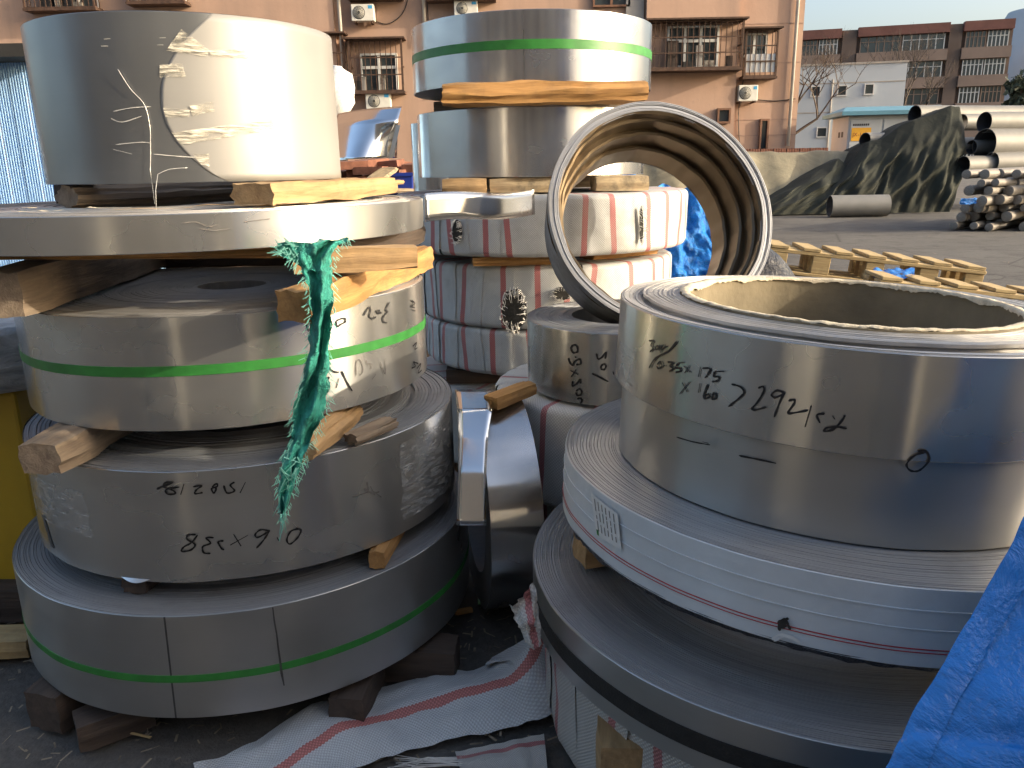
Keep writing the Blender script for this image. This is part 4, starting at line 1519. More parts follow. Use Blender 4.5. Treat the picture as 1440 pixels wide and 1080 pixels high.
def tear(c, cx_, cy_, rx, ry, seed, dense=46, name='torn_hole'):
    rr = random.Random(seed)
    n = 26
    ring = []
    for i in range(n):
        t = 2 * PI * i / n
        k_ = 1 + 0.25 * nz((math.cos(t) * 2, math.sin(t) * 2, seed))
        ring.append((cx_ + rx * k_ * math.cos(t), cy_ + ry * k_ * math.sin(t)))

    def loc(p, off):
        a, z = hit(c, *p)
        return ((c.R + off) * math.cos(a), (c.R + off) * math.sin(a), z)
    vs = [loc((cx_, cy_), 0.013)] + [loc(p, 0.0135) for p in ring]
    fs = [(0, 1 + i, 1 + (i + 1) % n) for i in range(n)]
    o = mesh(name, vs, fs, M['hole'], c.root)
    b = B()
    for i in range(int(dense * 1.3)):
        t = rr.uniform(0, 2 * PI)
        e = rr.uniform(0.9, 1.15)
        p = (cx_ + rx * math.cos(t) * e, cy_ + ry * math.sin(t) * e)
        sx2, sy2 = -math.cos(t), -math.sin(t)
        if rr.random() < 0.5:          # yarns lie along the weave: upright or level
            sx2 *= 0.15
        else:
            sy2 *= 0.15
        l = rr.uniform(0.15, 0.6)
        q = (p[0] + sx2 * rx * l + rr.uniform(-1.5, 1.5), p[1] + sy2 * ry * l + rr.uniform(0, 3))
        m_ = ((p[0] + q[0]) / 2 + rr.uniform(-2, 2), (p[1] + q[1]) / 2 - 0.5)
        b.tube([loc(p, 0.014), loc(m_, 0.018 + rr.uniform(0, 0.014)), loc(q, 0.016 + rr.uniform(0, 0.02))], 0.001, 3, 0.0005)
    tag(b.obj('frayed_threads', M['thread_white'], c.root), kind='stuff')


tear(W2, 724, 436, 17, 30, 3, 90)
tear(W1, 646, 325, 7, 17, 4, 40)
tear(W1, 898, 315, 3, 26, 5, 36)
tear(W2, 790, 412, 14, 9, 6, 40)

MT = lambda lab, a, b_, w, h, mat, seed, **kw: timber('timber_block', lab, a, b_, w, h, M[mat], seed, **kw)
MT('thick split slab between the two bright coils of the middle stack', (at(621, 134, 2.76).x, 2.79, 1.430), (at(911, 130, 2.76).x, 2.83, 1.434), 0.13, 0.072, 'wood_orange', 31, roundness=0.012, rough=0.008)
MT('second slab behind the front one between the two bright coils', (-0.30, 3.5, 1.430), (0.46, 3.5, 1.430), 0.13, 0.070, 'wood_grey', 32)
zc = 1.138
MT('pale square-cut block under the plain bright coil, leftmost', (at(622, 258, 2.82).x, 2.86, zc), (at(684, 258, 2.82).x, 2.86, zc), 0.12, 0.054, 'wood', 33)
MT('long pale plank under the plain bright coil', (at(688, 258, 2.82).x, 2.87, zc), (at(800, 258, 2.82).x, 2.88, zc), 0.10, 0.052, 'wood_mould', 34)
MT('mould-blackened block seen through the standing ring', (at(836, 251, 2.86).x, 2.90, zc), (at(911, 250, 2.86).x, 2.92, zc), 0.12, 0.054, 'wood_mould', 35)
MT('rear plank carrying the plain bright coil', (-0.25, 3.5, zc), (0.44, 3.5, zc), 0.12, 0.054, 'wood_grey', 36)
MT('rust-brown board under the widest sacking coil', (at(664, 371, 2.76).x, 2.80, 0.886), (at(790, 370, 2.76).x, 2.83, 0.886), 0.10, 0.034, 'wood_orange', 37)
MT('board under the right side of the widest sacking coil', (0.28, 2.93, 0.886), (0.54, 3.1, 0.886), 0.10, 0.034, 'wood_orange', 38)
MT('dark board at the back under the widest sacking coil', (-0.25, 3.45, 0.886), (0.45, 3.45, 0.886), 0.10, 0.034, 'wood_dark', 39)
MT('black baulk under the lowest visible sacking coil', (-0.25, 3.0, 0.432), (0.45, 3.0, 0.432), 0.12, 0.06, 'wood_dark', 40)
MT('black rear baulk under the lowest visible sacking coil', (-0.25, 3.5, 0.432), (0.45, 3.5, 0.432), 0.12, 0.06, 'wood_dark', 41)
MT('ground baulk beneath the middle stack', (-0.3, 3.1, 0.045), (0.5, 3.1, 0.045), 0.14, 0.09, 'wood_dark', 42)
MT('rear ground baulk beneath the middle stack', (-0.3, 3.5, 0.045), (0.5, 3.5, 0.045), 0.14, 0.09, 'wood_dark', 43)

# bare strip running in front of the widest sacking coil
stp = thing('steel_strip', 'loose end of bright steel strip jutting across the widest sacking coil', 'steel strip')


def strip_fn(u, v_):
    a, b_ = at(597, 272, 2.15), at(751, 268, 2.62)
    c_, d = at(598, 312, 2.15), at(752, 303, 2.60)
    top = a.lerp(b_, u)
    bot = c_.lerp(d, u)
    p = top.lerp(bot, v_)
    return (p.x, p.y - 0.03 * math.sin(PI * u), p.z + 0.004 * math.sin(u * 7)), (u, v_)


v, f, uv = grid(30, 4, strip_fn)
o = mesh('strip', v, f, M['steel_bright'], stp, smooth=True)
md = o.modifiers.new('solid', 'SOLIDIFY')
md.thickness = 0.0008

# ================================================================== STANDING RING, SMALL COIL, BUNDLE
S1 = coil('steel_coil', 'small brownish coil marked 0.3x202 behind the right stack', (0.327, 2.277), 0.28, 0.588, 0.783, 0.15, M['steel'], M['edges'], 81, nring=26, amp=0.0015, wob=0.0004)
writing(S1, [[(445, 315), (460, 305), (475, 315), (475, 340), (455, 345), (445, 330), (445, 315)], [(465, 362), (468, 372)],
             [(432, 372), (436, 392), (452, 408), (462, 390), (488, 378), (492, 402), (470, 405)], [(440, 435), (480, 455)], [(470, 430), (445, 468)],
             [(455, 488), (450, 512), (472, 503), (490, 480), (491, 502)], [(470, 540), (485, 528), (497, 540), (492, 558), (474, 560), (470, 545)],
             [(475, 578), (495, 576), (498, 592), (490, 602)], [(572, 348), (580, 376), (600, 368), (620, 343), (616, 376)],
             [(595, 412), (610, 402), (620, 412), (612, 430), (597, 428), (595, 412)], [(550, 450), (590, 470), (632, 492)], [(655, 440), (660, 455)]],
        680, 400, 3.6, 0.0042)
kk = 0.0
ring = thing('ring_coil', 'upright hollow ring of nested steel turns leaning on the small coil', 'steel coil')
fc_ = at(933, 297, 2.30)
bc_ = at(893, 337, 2.52)
axis = (fc_ - bc_).normalized()
ring.location = fc_
ring.rotation_euler = axis.to_track_quat('Z', 'Y').to_euler()
RO = 0.331
prof = []
for q in range(9):
    prof += [(RO - 0.036 + q * 0.0042, -0.214 + q * 0.023), (RO - 0.036 + q * 0.0042 + 0.0004, -0.214 + q * 0.023 + 0.021)]
fr = random.Random(4)
r = RO
while r > 0.302:
    w = fr.uniform(0.0028, 0.0055)
    zz = -fr.uniform(0, 0.006) - (RO - r) * 0.1
    prof += [(r - 0.0003, zz), (r - w + 0.0007, zz), (r - w + 0.0004, zz - 0.006)]
    r -= w
rin = r
v, f = lathe(prof, 200, wave_fn(3, 0.0005))
mesh('outer_turns', v, f, M['edges_dark'], ring, smooth=True, sharp=30)
for (r0, r1, za, zb) in ((rin, rin - 0.003, -0.006, -0.040), (rin - 0.012, rin - 0.014, -0.034, -0.095), (rin - 0.030, rin - 0.033, -0.084, -0.160), (rin - 0.047, rin - 0.050, -0.150, -0.232)):
    pr2 = [(r0 + 0.022, za - 0.002), (r0 + 0.006, za + 0.002), (r0, za - 0.003), ((r0 + r1) / 2, (za + zb) / 2), (r1, zb), (r1 + 0.03, zb - 0.002)]
    v, f = lathe(pr2, 180, wave_fn(int(r0 * 999), 0.0012))
    mesh('inner_turns', v, f, M['steel_brown'], ring, smooth=True, sharp=40)
v, f = lathe([(RO - 0.036, -0.216), (rin - 0.050, -0.234)], 120)
mesh('back_turns', v, f, M['edges_dark'], ring)

B1 = woven_coil('wrapped_coil', 'sacking bundle under the small coil, behind the upright coil', (0.30, 2.33), 0.345, 0.285, 0.575, 11, M['woven_sun_tint'], 91, 0.3)
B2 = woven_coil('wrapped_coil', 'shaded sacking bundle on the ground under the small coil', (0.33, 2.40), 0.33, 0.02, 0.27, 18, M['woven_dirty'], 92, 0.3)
TB('sawn offcut lying on the sacking bundle next to the small coil', at(690, 566, 1.98), at(745, 545, 2.10), 0.055, 0.036, 'wood_orange', 51, rough=0.003)

# upright coil seen on its tread, with a loose mirror-like end
VC = coil('steel_coil', 'coil standing upright on its tread between the two front stacks', (0, 0), 0.300, 0, 0.135, 0.20, M['steel_bright'], M['edges_dark'], 95, nring=14, wob=0.0006)
va = R_(11)
VC.root.rotation_euler = (0, PI / 2, va)
VC.root.location = (-0.115, 2.08, 0.300)
tl = thing('steel_strip', 'loose mirror-bright strip end hanging forward from the upright coil', 'steel strip')


def tail(u, v_):
    pl = [at(640, 548, 2.06), at(643, 578, 1.93), at(645, 610, 1.86), at(644, 660, 1.80), at(642, 739, 1.745)]
    pr3 = [at(690, 548, 2.04), at(692, 578, 1.92), at(686, 615, 1.85), at(684, 660, 1.795), at(684, 739, 1.74)]
    q = v_ * 4
    i = min(3, int(q))
    t = q - i
    a = pl[i].lerp(pl[i + 1], t)
    b_ = pr3[i].lerp(pr3[i + 1], t)
    return a.lerp(b_, u), (u, v_)


v, f, uv = grid(6, 32, tail)
o = mesh('strip', v, f, M['steel_mirror'], tl, smooth=True)
o.modifiers.new('solid', 'SOLIDIFY').thickness = 0.0008

# ================================================================== RIGHT STACK
RC = (0.651, 1.558)
TY_ = R_(2.6)
R3 = coil('steel_coil', 'broad bottom coil of the right stack with a black strap', (RC[0], RC[1]), 0.612, 0.270, 0.385, 0.30, M['steel_dull'], M['edges'], 103, nring=80, amp=0.0006, wob=0.0006, segs=260)
strap(R3, 0.050, 0.034, M['black_strap'], 'black_strap', th=0.002)
R2 = coil('steel_coil', 'paper-wrapped coil with twin red lines and a white label, middle of the right stack', (RC[0], RC[1]), 0.548, 0.483, 0.610, 0.30, M['cloth_wall'], M['edges'], 102, tilt=(0, TY_), nring=40, amp=0.0004, wob=0.0006, segs=260)
strap(R2, 0.030, 0.0022, M['red_line'], 'red_line', th=0.0010)
strap(R2, 0.0245, 0.0018, M['red_line'], 'red_line', th=0.0010)
strap(R2, 0.092, 0.003, M['cloth_wall'], 'paper_crease', th=0.0016)
strap(R2, 0.062, 0.002, M['cloth_wall'], 'paper_crease', th=0.0016)
R1 = coil('steel_coil', 'top coil of the right stack, lower strip width, without writing', (RC[0], RC[1]), 0.430, 0.613, 0.760, 0.31, M['steel_dull'], M['edges'], 104, tilt=(0, TY_), nring=16, wob=0.0005, segs=260)
R0 = coil('steel_coil', 'marked coil with cardboard core on top of the right stack', (RC[0] + 0.001, RC[1]), 0.440, 0.762, 0.925, 0.318, M['steel'], M['edges_light'], 101, tilt=(0, TY_), nring=26, amp=0.0022, dish=0.002, wob=0.0006, segs=260)
h0 = R0.h
# stepped inner turns rising round the core
prof = []
r = 0.392
zz = h0 + 0.006
fr = random.Random(6)
while r > 0.322:
    w = fr.uniform(0.002, 0.0045)
    zz2 = zz + fr.uniform(-0.0025, 0.0025)
    prof += [(r, zz2 - 0.006), (r, zz2), (r - w + 0.0005, zz2), (r - w, zz2 - 0.006)]
    r -= w
v, f = lathe(prof, 220, wave_fn(8, 0.0014))
mesh('raised_turns', v, f, M['edges_light'], R0.root, smooth=True, sharp=30)
v, f = lathe([(0.318, -0.13), (0.318, h0 + 0.012), (0.304, h0 + 0.013), (0.302, -0.13)], 160, wave_fn(9, 0.001))
cr = mesh('cardboard_core', v, f, M['cardboard'], R0.root, smooth=True, sharp=40)
# torn paper lip on the core
vs = []
n = 360
for i in range(n):
    a = 2 * PI * i / n
    ca, sa = math.cos(a), math.sin(a)
    rag_ = max(0.0, nz((ca * 2.3, sa * 2.3, 21)) + 0.15)
    w1 = 0.005 + 0.012 * rag_ + 0.004 * nz((ca * 26, sa * 26, 0)) + 0.003 * nz((ca * 70, sa * 70, 3))
    w2 = 0.004 + 0.016 * max(0, nz((ca * 3.1, sa * 3.1, 12))) + 0.006 * abs(nz((ca * 30, sa * 30, 8)))
    zt_ = h0 + 0.0135 + 0.0025 * nz((ca * 12, sa * 12, 5)) + 0.003 * rag_ * nz((ca * 50, sa * 50, 2))
    for (r, z) in ((0.311 + w1, zt_ - 0.0012 + 0.002 * nz((ca * 34, sa * 34, 1))), (0.316, zt_ + 0.001), (0.305, zt_ + 0.0018), (0.3005, zt_ - 0.002), (0.300, zt_ - w2)):
        vs.append((r * math.cos(a), r * math.sin(a), z))
fs = [(i * 5 + j, ((i + 1) % n) * 5 + j, ((i + 1) % n) * 5 + j + 1, i * 5 + j + 1) for i in range(n) for j in range(4)]
mesh('torn_paper', vs, fs, M['torn_paper'], cr, smooth=True)
WS = [[(110, 130), (135, 135), (122, 158), (135, 180), (115, 200)], [(150, 172), (160, 162), (166, 178), (152, 186), (150, 172)], [(180, 158), (172, 186), (218, 165)], [(203, 150), (178, 206)],
      [(283, 135), (230, 195), (150, 240), (110, 303)], [(160, 282), (178, 262), (187, 293), (165, 305), (158, 290)], [(200, 285), (210, 290)],
      [(225, 265), (255, 270), (240, 290), (260, 305), (235, 325)], [(290, 273), (275, 300), (300, 305), (302, 322), (275, 331)], [(290, 271), (325, 268)],
      [(325, 290), (365, 332)], [(360, 285), (330, 335)], [(430, 295), (415, 360)], [(440, 305), (490, 310), (455, 368)],
      [(520, 325), (510, 355), (545, 360), (535, 385), (500, 390)], [(520, 325), (580, 325)], [(315, 395), (345, 455)], [(360, 390), (300, 465)], [(425, 400), (415, 460)],
      [(475, 405), (450, 470), (452, 495), (480, 490), (478, 470), (452, 480)], [(505, 465), (525, 465), (522, 495), (503, 500), (505, 465)],
      [(625, 405), (680, 420), (705, 450), (690, 480), (607, 547)], [(795, 430), (825, 420), (830, 450), (790, 520), (755, 560), (780, 568), (848, 548)],
      [(960, 460), (915, 445), (880, 470), (900, 490), (950, 470), (960, 460), (930, 520), (895, 615)], [(985, 510), (1020, 505), (1020, 530), (985, 580), (1000, 590), (1110, 570)],
      [(1130, 540), (1090, 675)], [(1215, 590), (1165, 600), (1185, 650)], [(1262, 602), (1278, 626)],
      [(1340, 600), (1330, 625), (1270, 690), (1210, 700), (1230, 680), (1290, 675), (1355, 685)]]
writing(R0, WS, 890, 450, 4.5, 0.0030)
writing(R0, [[(1300, 635), (1285, 640), (1274, 652), (1280, 661), (1293, 660), (1306, 645), (1300, 633), (1290, 634)]], 0, 0, 1, 0.0030)
writing(R1, [[(1040, 640), (1065, 645), (1092, 651)]], 0, 0, 1, 0.0030)
writing(R0, [[(280, 740), (380, 770), (490, 790)], [(440, 770), (480, 780)]], 890, 450, 4.5, 0.0022, 'marker', 'edge_line')
aL, _ = hit(R0, 868, 560)
aR, _ = hit(R0, 893, 560)
patch(R0, aL, aR, 0.008, 0.085, M['cling'], 'cling_film', 0.0022, 10, 8, jag=0.004, rise=0.001)
# label on the paper-wrapped coil
qd = [(834, 692), (872, 722), (877, 772), (842, 752)]


def quad_patch(c, quad, mat, name, off, n=8, sub=None):
    q = unwrap([hit(c, x, y) for x, y in quad])

    def fn(u, v_):
        a = (1 - u) * ((1 - v_) * q[0][0] + v_ * q[3][0]) + u * ((1 - v_) * q[1][0] + v_ * q[2][0])
        z = (1 - u) * ((1 - v_) * q[0][1] + v_ * q[3][1]) + u * ((1 - v_) * q[1][1] + v_ * q[2][1])
        r = c.R + c.f(a) + off
        return (r * math.cos(a), r * math.sin(a), z), (u, v_)
    v, f, uv = grid(n, 3, fn)
    return mesh(name, v, f, mat, sub or c.root, smooth=True), fn


lb, lfn = quad_patch(R2, qd, M['white_paper'], 'paper_label', 0.005)
b = B()
rr = random.Random(2)


def lab_rect(u0, v0, u1, v1):
    vs = []
    for u, v_ in ((u0, v0), (u1, v0), (u1, v1), (u0, v1)):
        p = Vector(lfn(u, v_)[0])
        n_ = Vector((p.x, p.y, 0)).normalized()
        vs.append(p + n_ * 0.0008)
    b.add(vs, [(0, 1, 2, 3)])


for i in range(6):
    u = 0.14 + i * 0.14
    v_ = 0.08
    while v_ < 0.8:
        l = rr.uniform(0.08, 0.3)
        lab_rect(u, v_, u + 0.03, min(0.86, v_ + l))
        v_ += l + rr.uniform(0.03, 0.10)
b.obj('printed_lines', M['marker_faint'], lb)
b = B()
lab_rect(0.05, 0.84, 0.13, 0.97)
b.obj('green_emblem', M['green_strap'], lb)
rr = random.Random(12)
writing(R2, [[(1103 + rr.uniform(-9, 9), 876 + rr.uniform(-9, 9)) for _q in range(3)] for _i in range(7)], 0, 0, 1, 0.004, 'hole', 'tear_mark', 0.004)
writing(R2, [[(1085 + rr.uniform(-4, 4), 897 + rr.uniform(-3, 3)), (1105 + rr.uniform(-9, 9), 893 + rr.uniform(-3, 3)), (1125, 902 + rr.uniform(-3, 3))] for _i in range(3)], 0, 0, 1, 0.003, 'white_paper', 'torn_edge', 0.004)
# ragged dark paper under the paper-wrapped coil
vs = []
n = 300
for i in range(n):
    a = 2 * PI * i / n
    dz = 0.006 + 0.010 * abs(nz((math.cos(a) * 16, math.sin(a) * 16, 1)))
    for r, z in ((R2.R + 0.0006, 0.004), (R2.R - 0.004, -dz), (R2.R - 0.03, -dz - 0.004)):
        vs.append((r * math.cos(a), r * math.sin(a), z))
mesh('ragged_hem', vs, [(i * 3 + j, ((i + 1) % n) * 3 + j, ((i + 1) % n) * 3 + j + 1, i * 3 + j + 1) for i in range(n) for j in range(2)], M['black_plastic'], R2.root)
pk = atz(815, 797, 0.388)
TB('rough-sawn block wedged between the paper-wrapped coil and the bottom right coil', pk + Vector((0, 0, 0.062)), pk + Vector((0.28, 0.10, 0.055)), 0.075, 0.112, 'wood', 61, rough=0.007)
TB('inner block carrying the paper-wrapped coil at the back', (0.60, 2.0, 0.434), (0.75, 2.0, 0.434), 0.10, 0.09, 'wood', 62)
TB('inner block carrying the paper-wrapped coil on the right', (1.0, 1.35, 0.423), (1.05, 1.7, 0.423), 0.10, 0.07, 'wood', 63)
BW = woven_coil('wrapped_coil', 'dirty striped sacking coil at the foot of the right stack', (RC[0] + 0.02, RC[1] + 0.05), 0.60, 0.0, 0.262, 24, M['woven_dirty'], 110, 0.12, inner=0.55)
pb = atz(905, 1000, 0.262)
TB('cardboard-brown timber end poking out under the bottom right coil', (0.232, 1.205, 0.13), (0.262, 1.50, 0.13), 0.185, 0.135, 'wood', 64, rough=0.003)

# torn flap of sacking beside the bottom right coil
fl = thing('sacking_flap', 'torn flap of striped sacking sticking out left of the bottom right coil', 'sacking')


def flap(u, v_):
    a, b_ = at(752, 812, 1.36), at(716, 850, 1.34)
    c_, d = at(762, 905, 1.34), at(738, 900, 1.32)
    p = a.lerp(b_, u).lerp(c_.lerp(d, u), v_)
    p.y += 0.03 * nz((u * 3, v_ * 3, 2)) - 0.02 * math.sin(PI * u)
    p.x += 0.006 * nz((u * 9, v_ * 9, 6))
    return p, ((u - 0.35) * 0.075, v_ * 0.14)


v, f, uv = grid(14, 16, flap)
mesh('cloth', v, f, M['woven_dirty'], fl, smooth=True, uvs=uv)

# ---- sacking strips on the ground
SS = thing('sacking_strip', 'long strip of white sacking with one red stripe on the ground in front', 'sacking')
ctrl = [(-0.62, 1.30, 0.015), (-0.52, 1.36, 0.02), (-0.40, 1.47, 0.045), (-0.28, 1.535, 0.03), (-0.15, 1.575, 0.05), (-0.03, 1.60, 0.065), (0.02, 1.625, 0.10), (0.045, 1.70, 0.11)]
cs = smooth_line(ctrl, 8)
vs, uv = [], []
NC = 16
ln = 0.0
for i, p in enumerate(cs):
    p = Vector(p)
    q = Vector(cs[min(i + 1, len(cs) - 1)]) - Vector(cs[max(0, i - 1)])
    if i:
        ln += (p - Vector(cs[i - 1])).length
    n_ = Vector((-q.y, q.x, 0)).normalized()
    for j in range(NC + 1):
        t = j / NC * 2 - 1
        w = 0.112 * (1 + 0.06 * nz((i * 0.35, t, 3)))
        z = p.z * (1 - 0.7 * abs(t)) + 0.010 * nz((ln * 7, t * 2.2, 1)) + 0.006 * nz((ln * 22, t * 4, 4)) + (0.022 * max(0, t) * (0.5 + nz((ln * 9, 0, 7))))
        vs.append(p * 1.0 + n_ * (t * w) + Vector((0, 0, max(z, 0.006) - p.z)))
        uv.append((t * w + 0.012, ln))
W = NC + 1
mesh('cloth', vs, [(i * W + j, (i + 1) * W + j, (i + 1) * W + j + 1, i * W + j + 1) for i in range(len(cs) - 1) for j in range(NC)], M['woven_strip'], SS, smooth=True, uvs=uv)
SG = thing('sacking_strip', 'grimy shorter sacking strip half under the long white one', 'sacking')


def under(u, v_):
    a, b_ = atz(640, 1060, 0.008), atz(765, 1035, 0.008)
    c_, d = atz(650, 1095, 0.008), atz(770, 1085, 0.008)
    p = a.lerp(b_, u).lerp(c_.lerp(d, u), v_)
    p.z += 0.006 + 0.008 * nz((u * 5, v_ * 3, 1))
    return p, ((v_ - 0.25) * 0.15, u * 0.35)


v, f, uv = grid(20, 10, under)
mesh('cloth', v, f, M['woven_dirty'], SG, smooth=True, uvs=uv)
b = B()
for i in range(14):
    p0 = atz(645 + rr.uniform(-6, 10), 1064 + rr.uniform(0, 14), 0.012)
    b.tube([p0, p0 + Vector((-0.05 - rr.random() * 0.04, rr.uniform(-0.01, 0.015), 0.004)), p0 + Vector((-0.1 - rr.random() * 0.05, rr.uniform(-0.02, 0.02), -0.004))], 0.0013, 3, 0.0006)
tag(b.obj('frayed_threads', M['thread_white'], SG), kind='stuff')

# ---- blue tarpaulin on the right: an unseen covered stack placed to block sun, loose flap in view
bt = thing('blue_tarpaulin', 'blue tarpaulin sloping in at the lower right corner', 'tarpaulin')


def flap2(u, v_):
    # u down the edge, v to the right
    e = [Vector((0.98, 1.06, 1.10)), Vector((0.661, 0.95, 0.739)), Vector((0.56, 0.885, 0.63)), Vector((0.438, 0.80, 0.499)), Vector((0.27, 0.68, 0.25)), Vector((0.16, 0.60, 0.03))]
    g = [Vector((1.73, 0.85, 1.45)), Vector((1.70, 0.72, 1.25)), Vector((1.66, 0.6, 1.0)), Vector((1.60, 0.35, 0.75)), Vector((1.5, 0.1, 0.45)), Vector((1.4, -0.1, 0.03))]
    q = u * 5
    i = min(4, int(q))
    t = q - i
    a, b_ = e[i].lerp(e[i + 1], t), g[i].lerp(g[i + 1], t)
    p = a.lerp(b_, v_)
    s_ = math.sin(PI * min(1, v_ * 1.0))
    p.z += -0.10 * s_ + 0.035 * nz((u * 4, v_ * 5, 3)) + 0.035 * abs(nz((u * 7 + 2 * nz((u * 3, v_ * 3, 0)), v_ * 9, 1))) + 0.006 * abs(nz((u * 20, v_ * 22 + u * 9, 6)))
    p.x += 0.012 * nz((u * 9, v_ * 9, 8)) * (v_ < 0.6)
    return p, (u, v_)


v, f, uv = grid(170, 150, flap2)
o = mesh('loose_flap', v, f, M['blue_tarp'], bt, smooth=True)
o.modifiers.new('solid', 'SOLIDIFY').thickness = 0.001


hv = []
for i in range(171):
    u = i / 170
    for vv, dz in ((0.0, 0.002), (0.010, 0.005), (0.028, 0.005), (0.034, 0.0015)):
        p, _ = flap2(u, vv)
        hv.append((p.x - 0.001, p.y - 0.002, p.z + dz))
mesh('hem', hv, [(i * 4 + j, (i + 1) * 4 + j, (i + 1) * 4 + j + 1, i * 4 + j + 1) for i in range(170) for j in range(3)], M['blue_tarp'], bt, smooth=True)


def mound(u, v_):
    # closed cover of the stack: u round, v up; far edge shaped to set the sun's shadow line
    zt_ = 1.64
    if v_ < 0.9:
        z = zt_ * v_ / 0.9
        sc_ = 1.0
    else:
        z = zt_ + 0.10 * math.sin((v_ - 0.9) / 0.1 * PI / 2)
        sc_ = 1 - (v_ - 0.9) / 0.1
    ey = float(np.interp(z, EDGE_Z, EDGE_Y))
    ring_ = [(1.72, ey), (3.03, ey - 1.4), (3.03, -1.05), (1.70, -1.05), (1.72, ey)]
    q = u * 4
    i = min(3, int(q))
    t = q - i
    X = ring_[i][0] * (1 - t) + ring_[i + 1][0] * t
    Y = ring_[i][1] * (1 - t) + ring_[i + 1][1] * t
    w = math.sin(PI * t) * sc_
    fold = w * (0.03 * math.sin(t * 17 + 3 * nz((i, z * 1.5, t * 3))) + 0.04 * nz((t * 5 + i * 9, z * 3, 2)) + 0.012 * nz((t * 22 + i * 9, z * 14, 5)))
    X += fold * (1 if i in (1, 3) else 0) - (0.03 * w if i == 3 else 0)
    Y += fold * (1 if i == 2 else 0) - (0.03 * w if i == 0 else 0)
    return (2.37 + (X - 2.37) * sc_, 0.0 + Y * sc_, z), (u, v_)


EDGE_Z = [0, 1.2, 1.42, 1.50, 1.58, 1.9]
EDGE_Y = [0.92, 0.92, 0.92, 0.90, 0.80, 0.78]
v, f, uv = grid(260, 110, mound, closed=True)
mesh('cover', v, f, M['blue_tarp'], bt, smooth=True)

# ================================================================== LEFT YARD: SHED, YELLOW BOX
M['shed_blue'] = m_plain('pale_blue_sheeting', (0.36, 0.60, 0.90), 0.45, 0.1, 0.06, 2, 0.05)
M['roof_dark'] = m_plain('dark_roof_felt', (0.03, 0.03, 0.03), 0.9, 0, 0.3, 4, 0.3)
sh = thing('corrugated_shed', 'pale blue corrugated sheet shed at the left picture edge', 'shed')
SY = 7.2
xa, xb = at(-420, 200, SY).x, at(72, 200, SY).x
zt = at(30, 88, SY).z
nw = 22
wsh = (xb - xa) / nw
for i in range(nw):
    b = B()
    m_ = 6
    for q in range(m_):
        x0 = q * wsh / m_
        w = wsh / m_
        pf_ = [(x0, 0.0), (x0 + w * 0.35, 0.0), (x0 + w * 0.5, -0.014), (x0 + w * 0.85, -0.014), (x0 + w, 0.0)]
        for (p, yq), (p2, yq2) in zip(pf_, pf_[1:]):
            b.add([(p, yq, 0), (p2, yq2, 0), (p2, yq2, zt), (p, yq, zt)], [(0, 1, 2, 3)])
    b.obj('cladding_sheet', M['shed_blue'], sh, loc=(xa + i * wsh, SY + (0.004 if i % 2 else 0), 0))
B().box(xa - 0.1, xb + 0.1, SY - 0.35, SY + 2.5, zt + 0.002, zt + 0.10).obj('roof', M['roof_dark'], sh, rot=(R_(0), 0, 0))
B().box(xb - 0.05, xb, SY + 0.01, SY + 2.4, 0, zt - 0.002).obj('end_wall', M['shed_blue'], sh)

yb = thing('yellow_cabinet', 'yellow painted steel box behind the left stack at the picture edge', 'cabinet')
pa, pb_ = at(-260, 850, 2.05), at(75, 850, 2.05)
z0, z1 = at(0, 852, 2.05).z, at(0, 552, 2.05).z
bevel(B().box(pa.x, pb_.x, 2.05, 2.65, z0, z1).obj('body', M['yellow'], yb), 0.01)
bevel(B().box(pa.x + 0.05, pb_.x - 0.35, 2.035, 2.05, z0 + 0.05, z1 - 0.05).obj('door', M['yellow'], yb), 0.006)
for i in range(2):
    B().box(pa.x + 0.1 + i * 0.5, pa.x + 0.25 + i * 0.5, 2.1, 2.6, 0.0, z0 - 0.002).obj('foot', M['wood_dark'], yb)
wf = thing('film_wrapped_coil', 'coil in wrinkled grey plastic film on the yellow box', 'wrapped coil', (-1.52, 2.32, z1 + 0.003))
kf = NT('grey_film')
fn_ = kf.noise(10, kf.vec((1, 1, 3)), detail=6, rough=0.7, dist=1.0)
kf.set(Base_Color=kf.mix(kf.ramp(fn_, [(0.35, 0), (0.65, 1)]), (0.28, 0.31, 0.34), (0.60, 0.63, 0.66)), Roughness=0.3, Normal=kf.bump(fn_, 1.0, 0.03))
M['grey_film'] = kf.m
v, f = lathe([(0.12, 0.17), (0.34, 0.172), (0.362, 0.155), (0.365, 0.08), (0.362, 0.012), (0.34, 0.0)], 80, wave_fn(5, 0.004))
mesh('film', v, f, M['grey_film'], wf, smooth=True)
TB('pale board end on the ground at the left picture edge', (-1.55, 1.83, 0.035), (-1.245, 1.83, 0.035), 0.09, 0.055, 'wood_pallet', 71)
TB('dark baulk on the ground behind the pale board end', (-1.6, 2.02, 0.05), (-1.15, 2.02, 0.05), 0.1, 0.095, 'wood_dark', 72)

# ================================================================== BEHIND, BETWEEN THE STACKS
bs = thing('steel_sheet', 'bent bright steel sheet standing behind the tall top coil', 'steel sheet')


def bent(u, v_):
    Y = 5.2
    tl_, tr_ = at(468, 158, Y + 0.35), at(560, 147, Y - 0.15)
    bl_, br_ = at(470, 226, Y), at(558, 222, Y)
    p = tl_.lerp(tr_, u).lerp(bl_.lerp(br_, u), v_)
    p.y += -0.22 * math.sin(PI * u) * (0.5 + 0.5 * v_) + 0.55 * max(0, 0.3 - v_)
    return p, (u, v_)


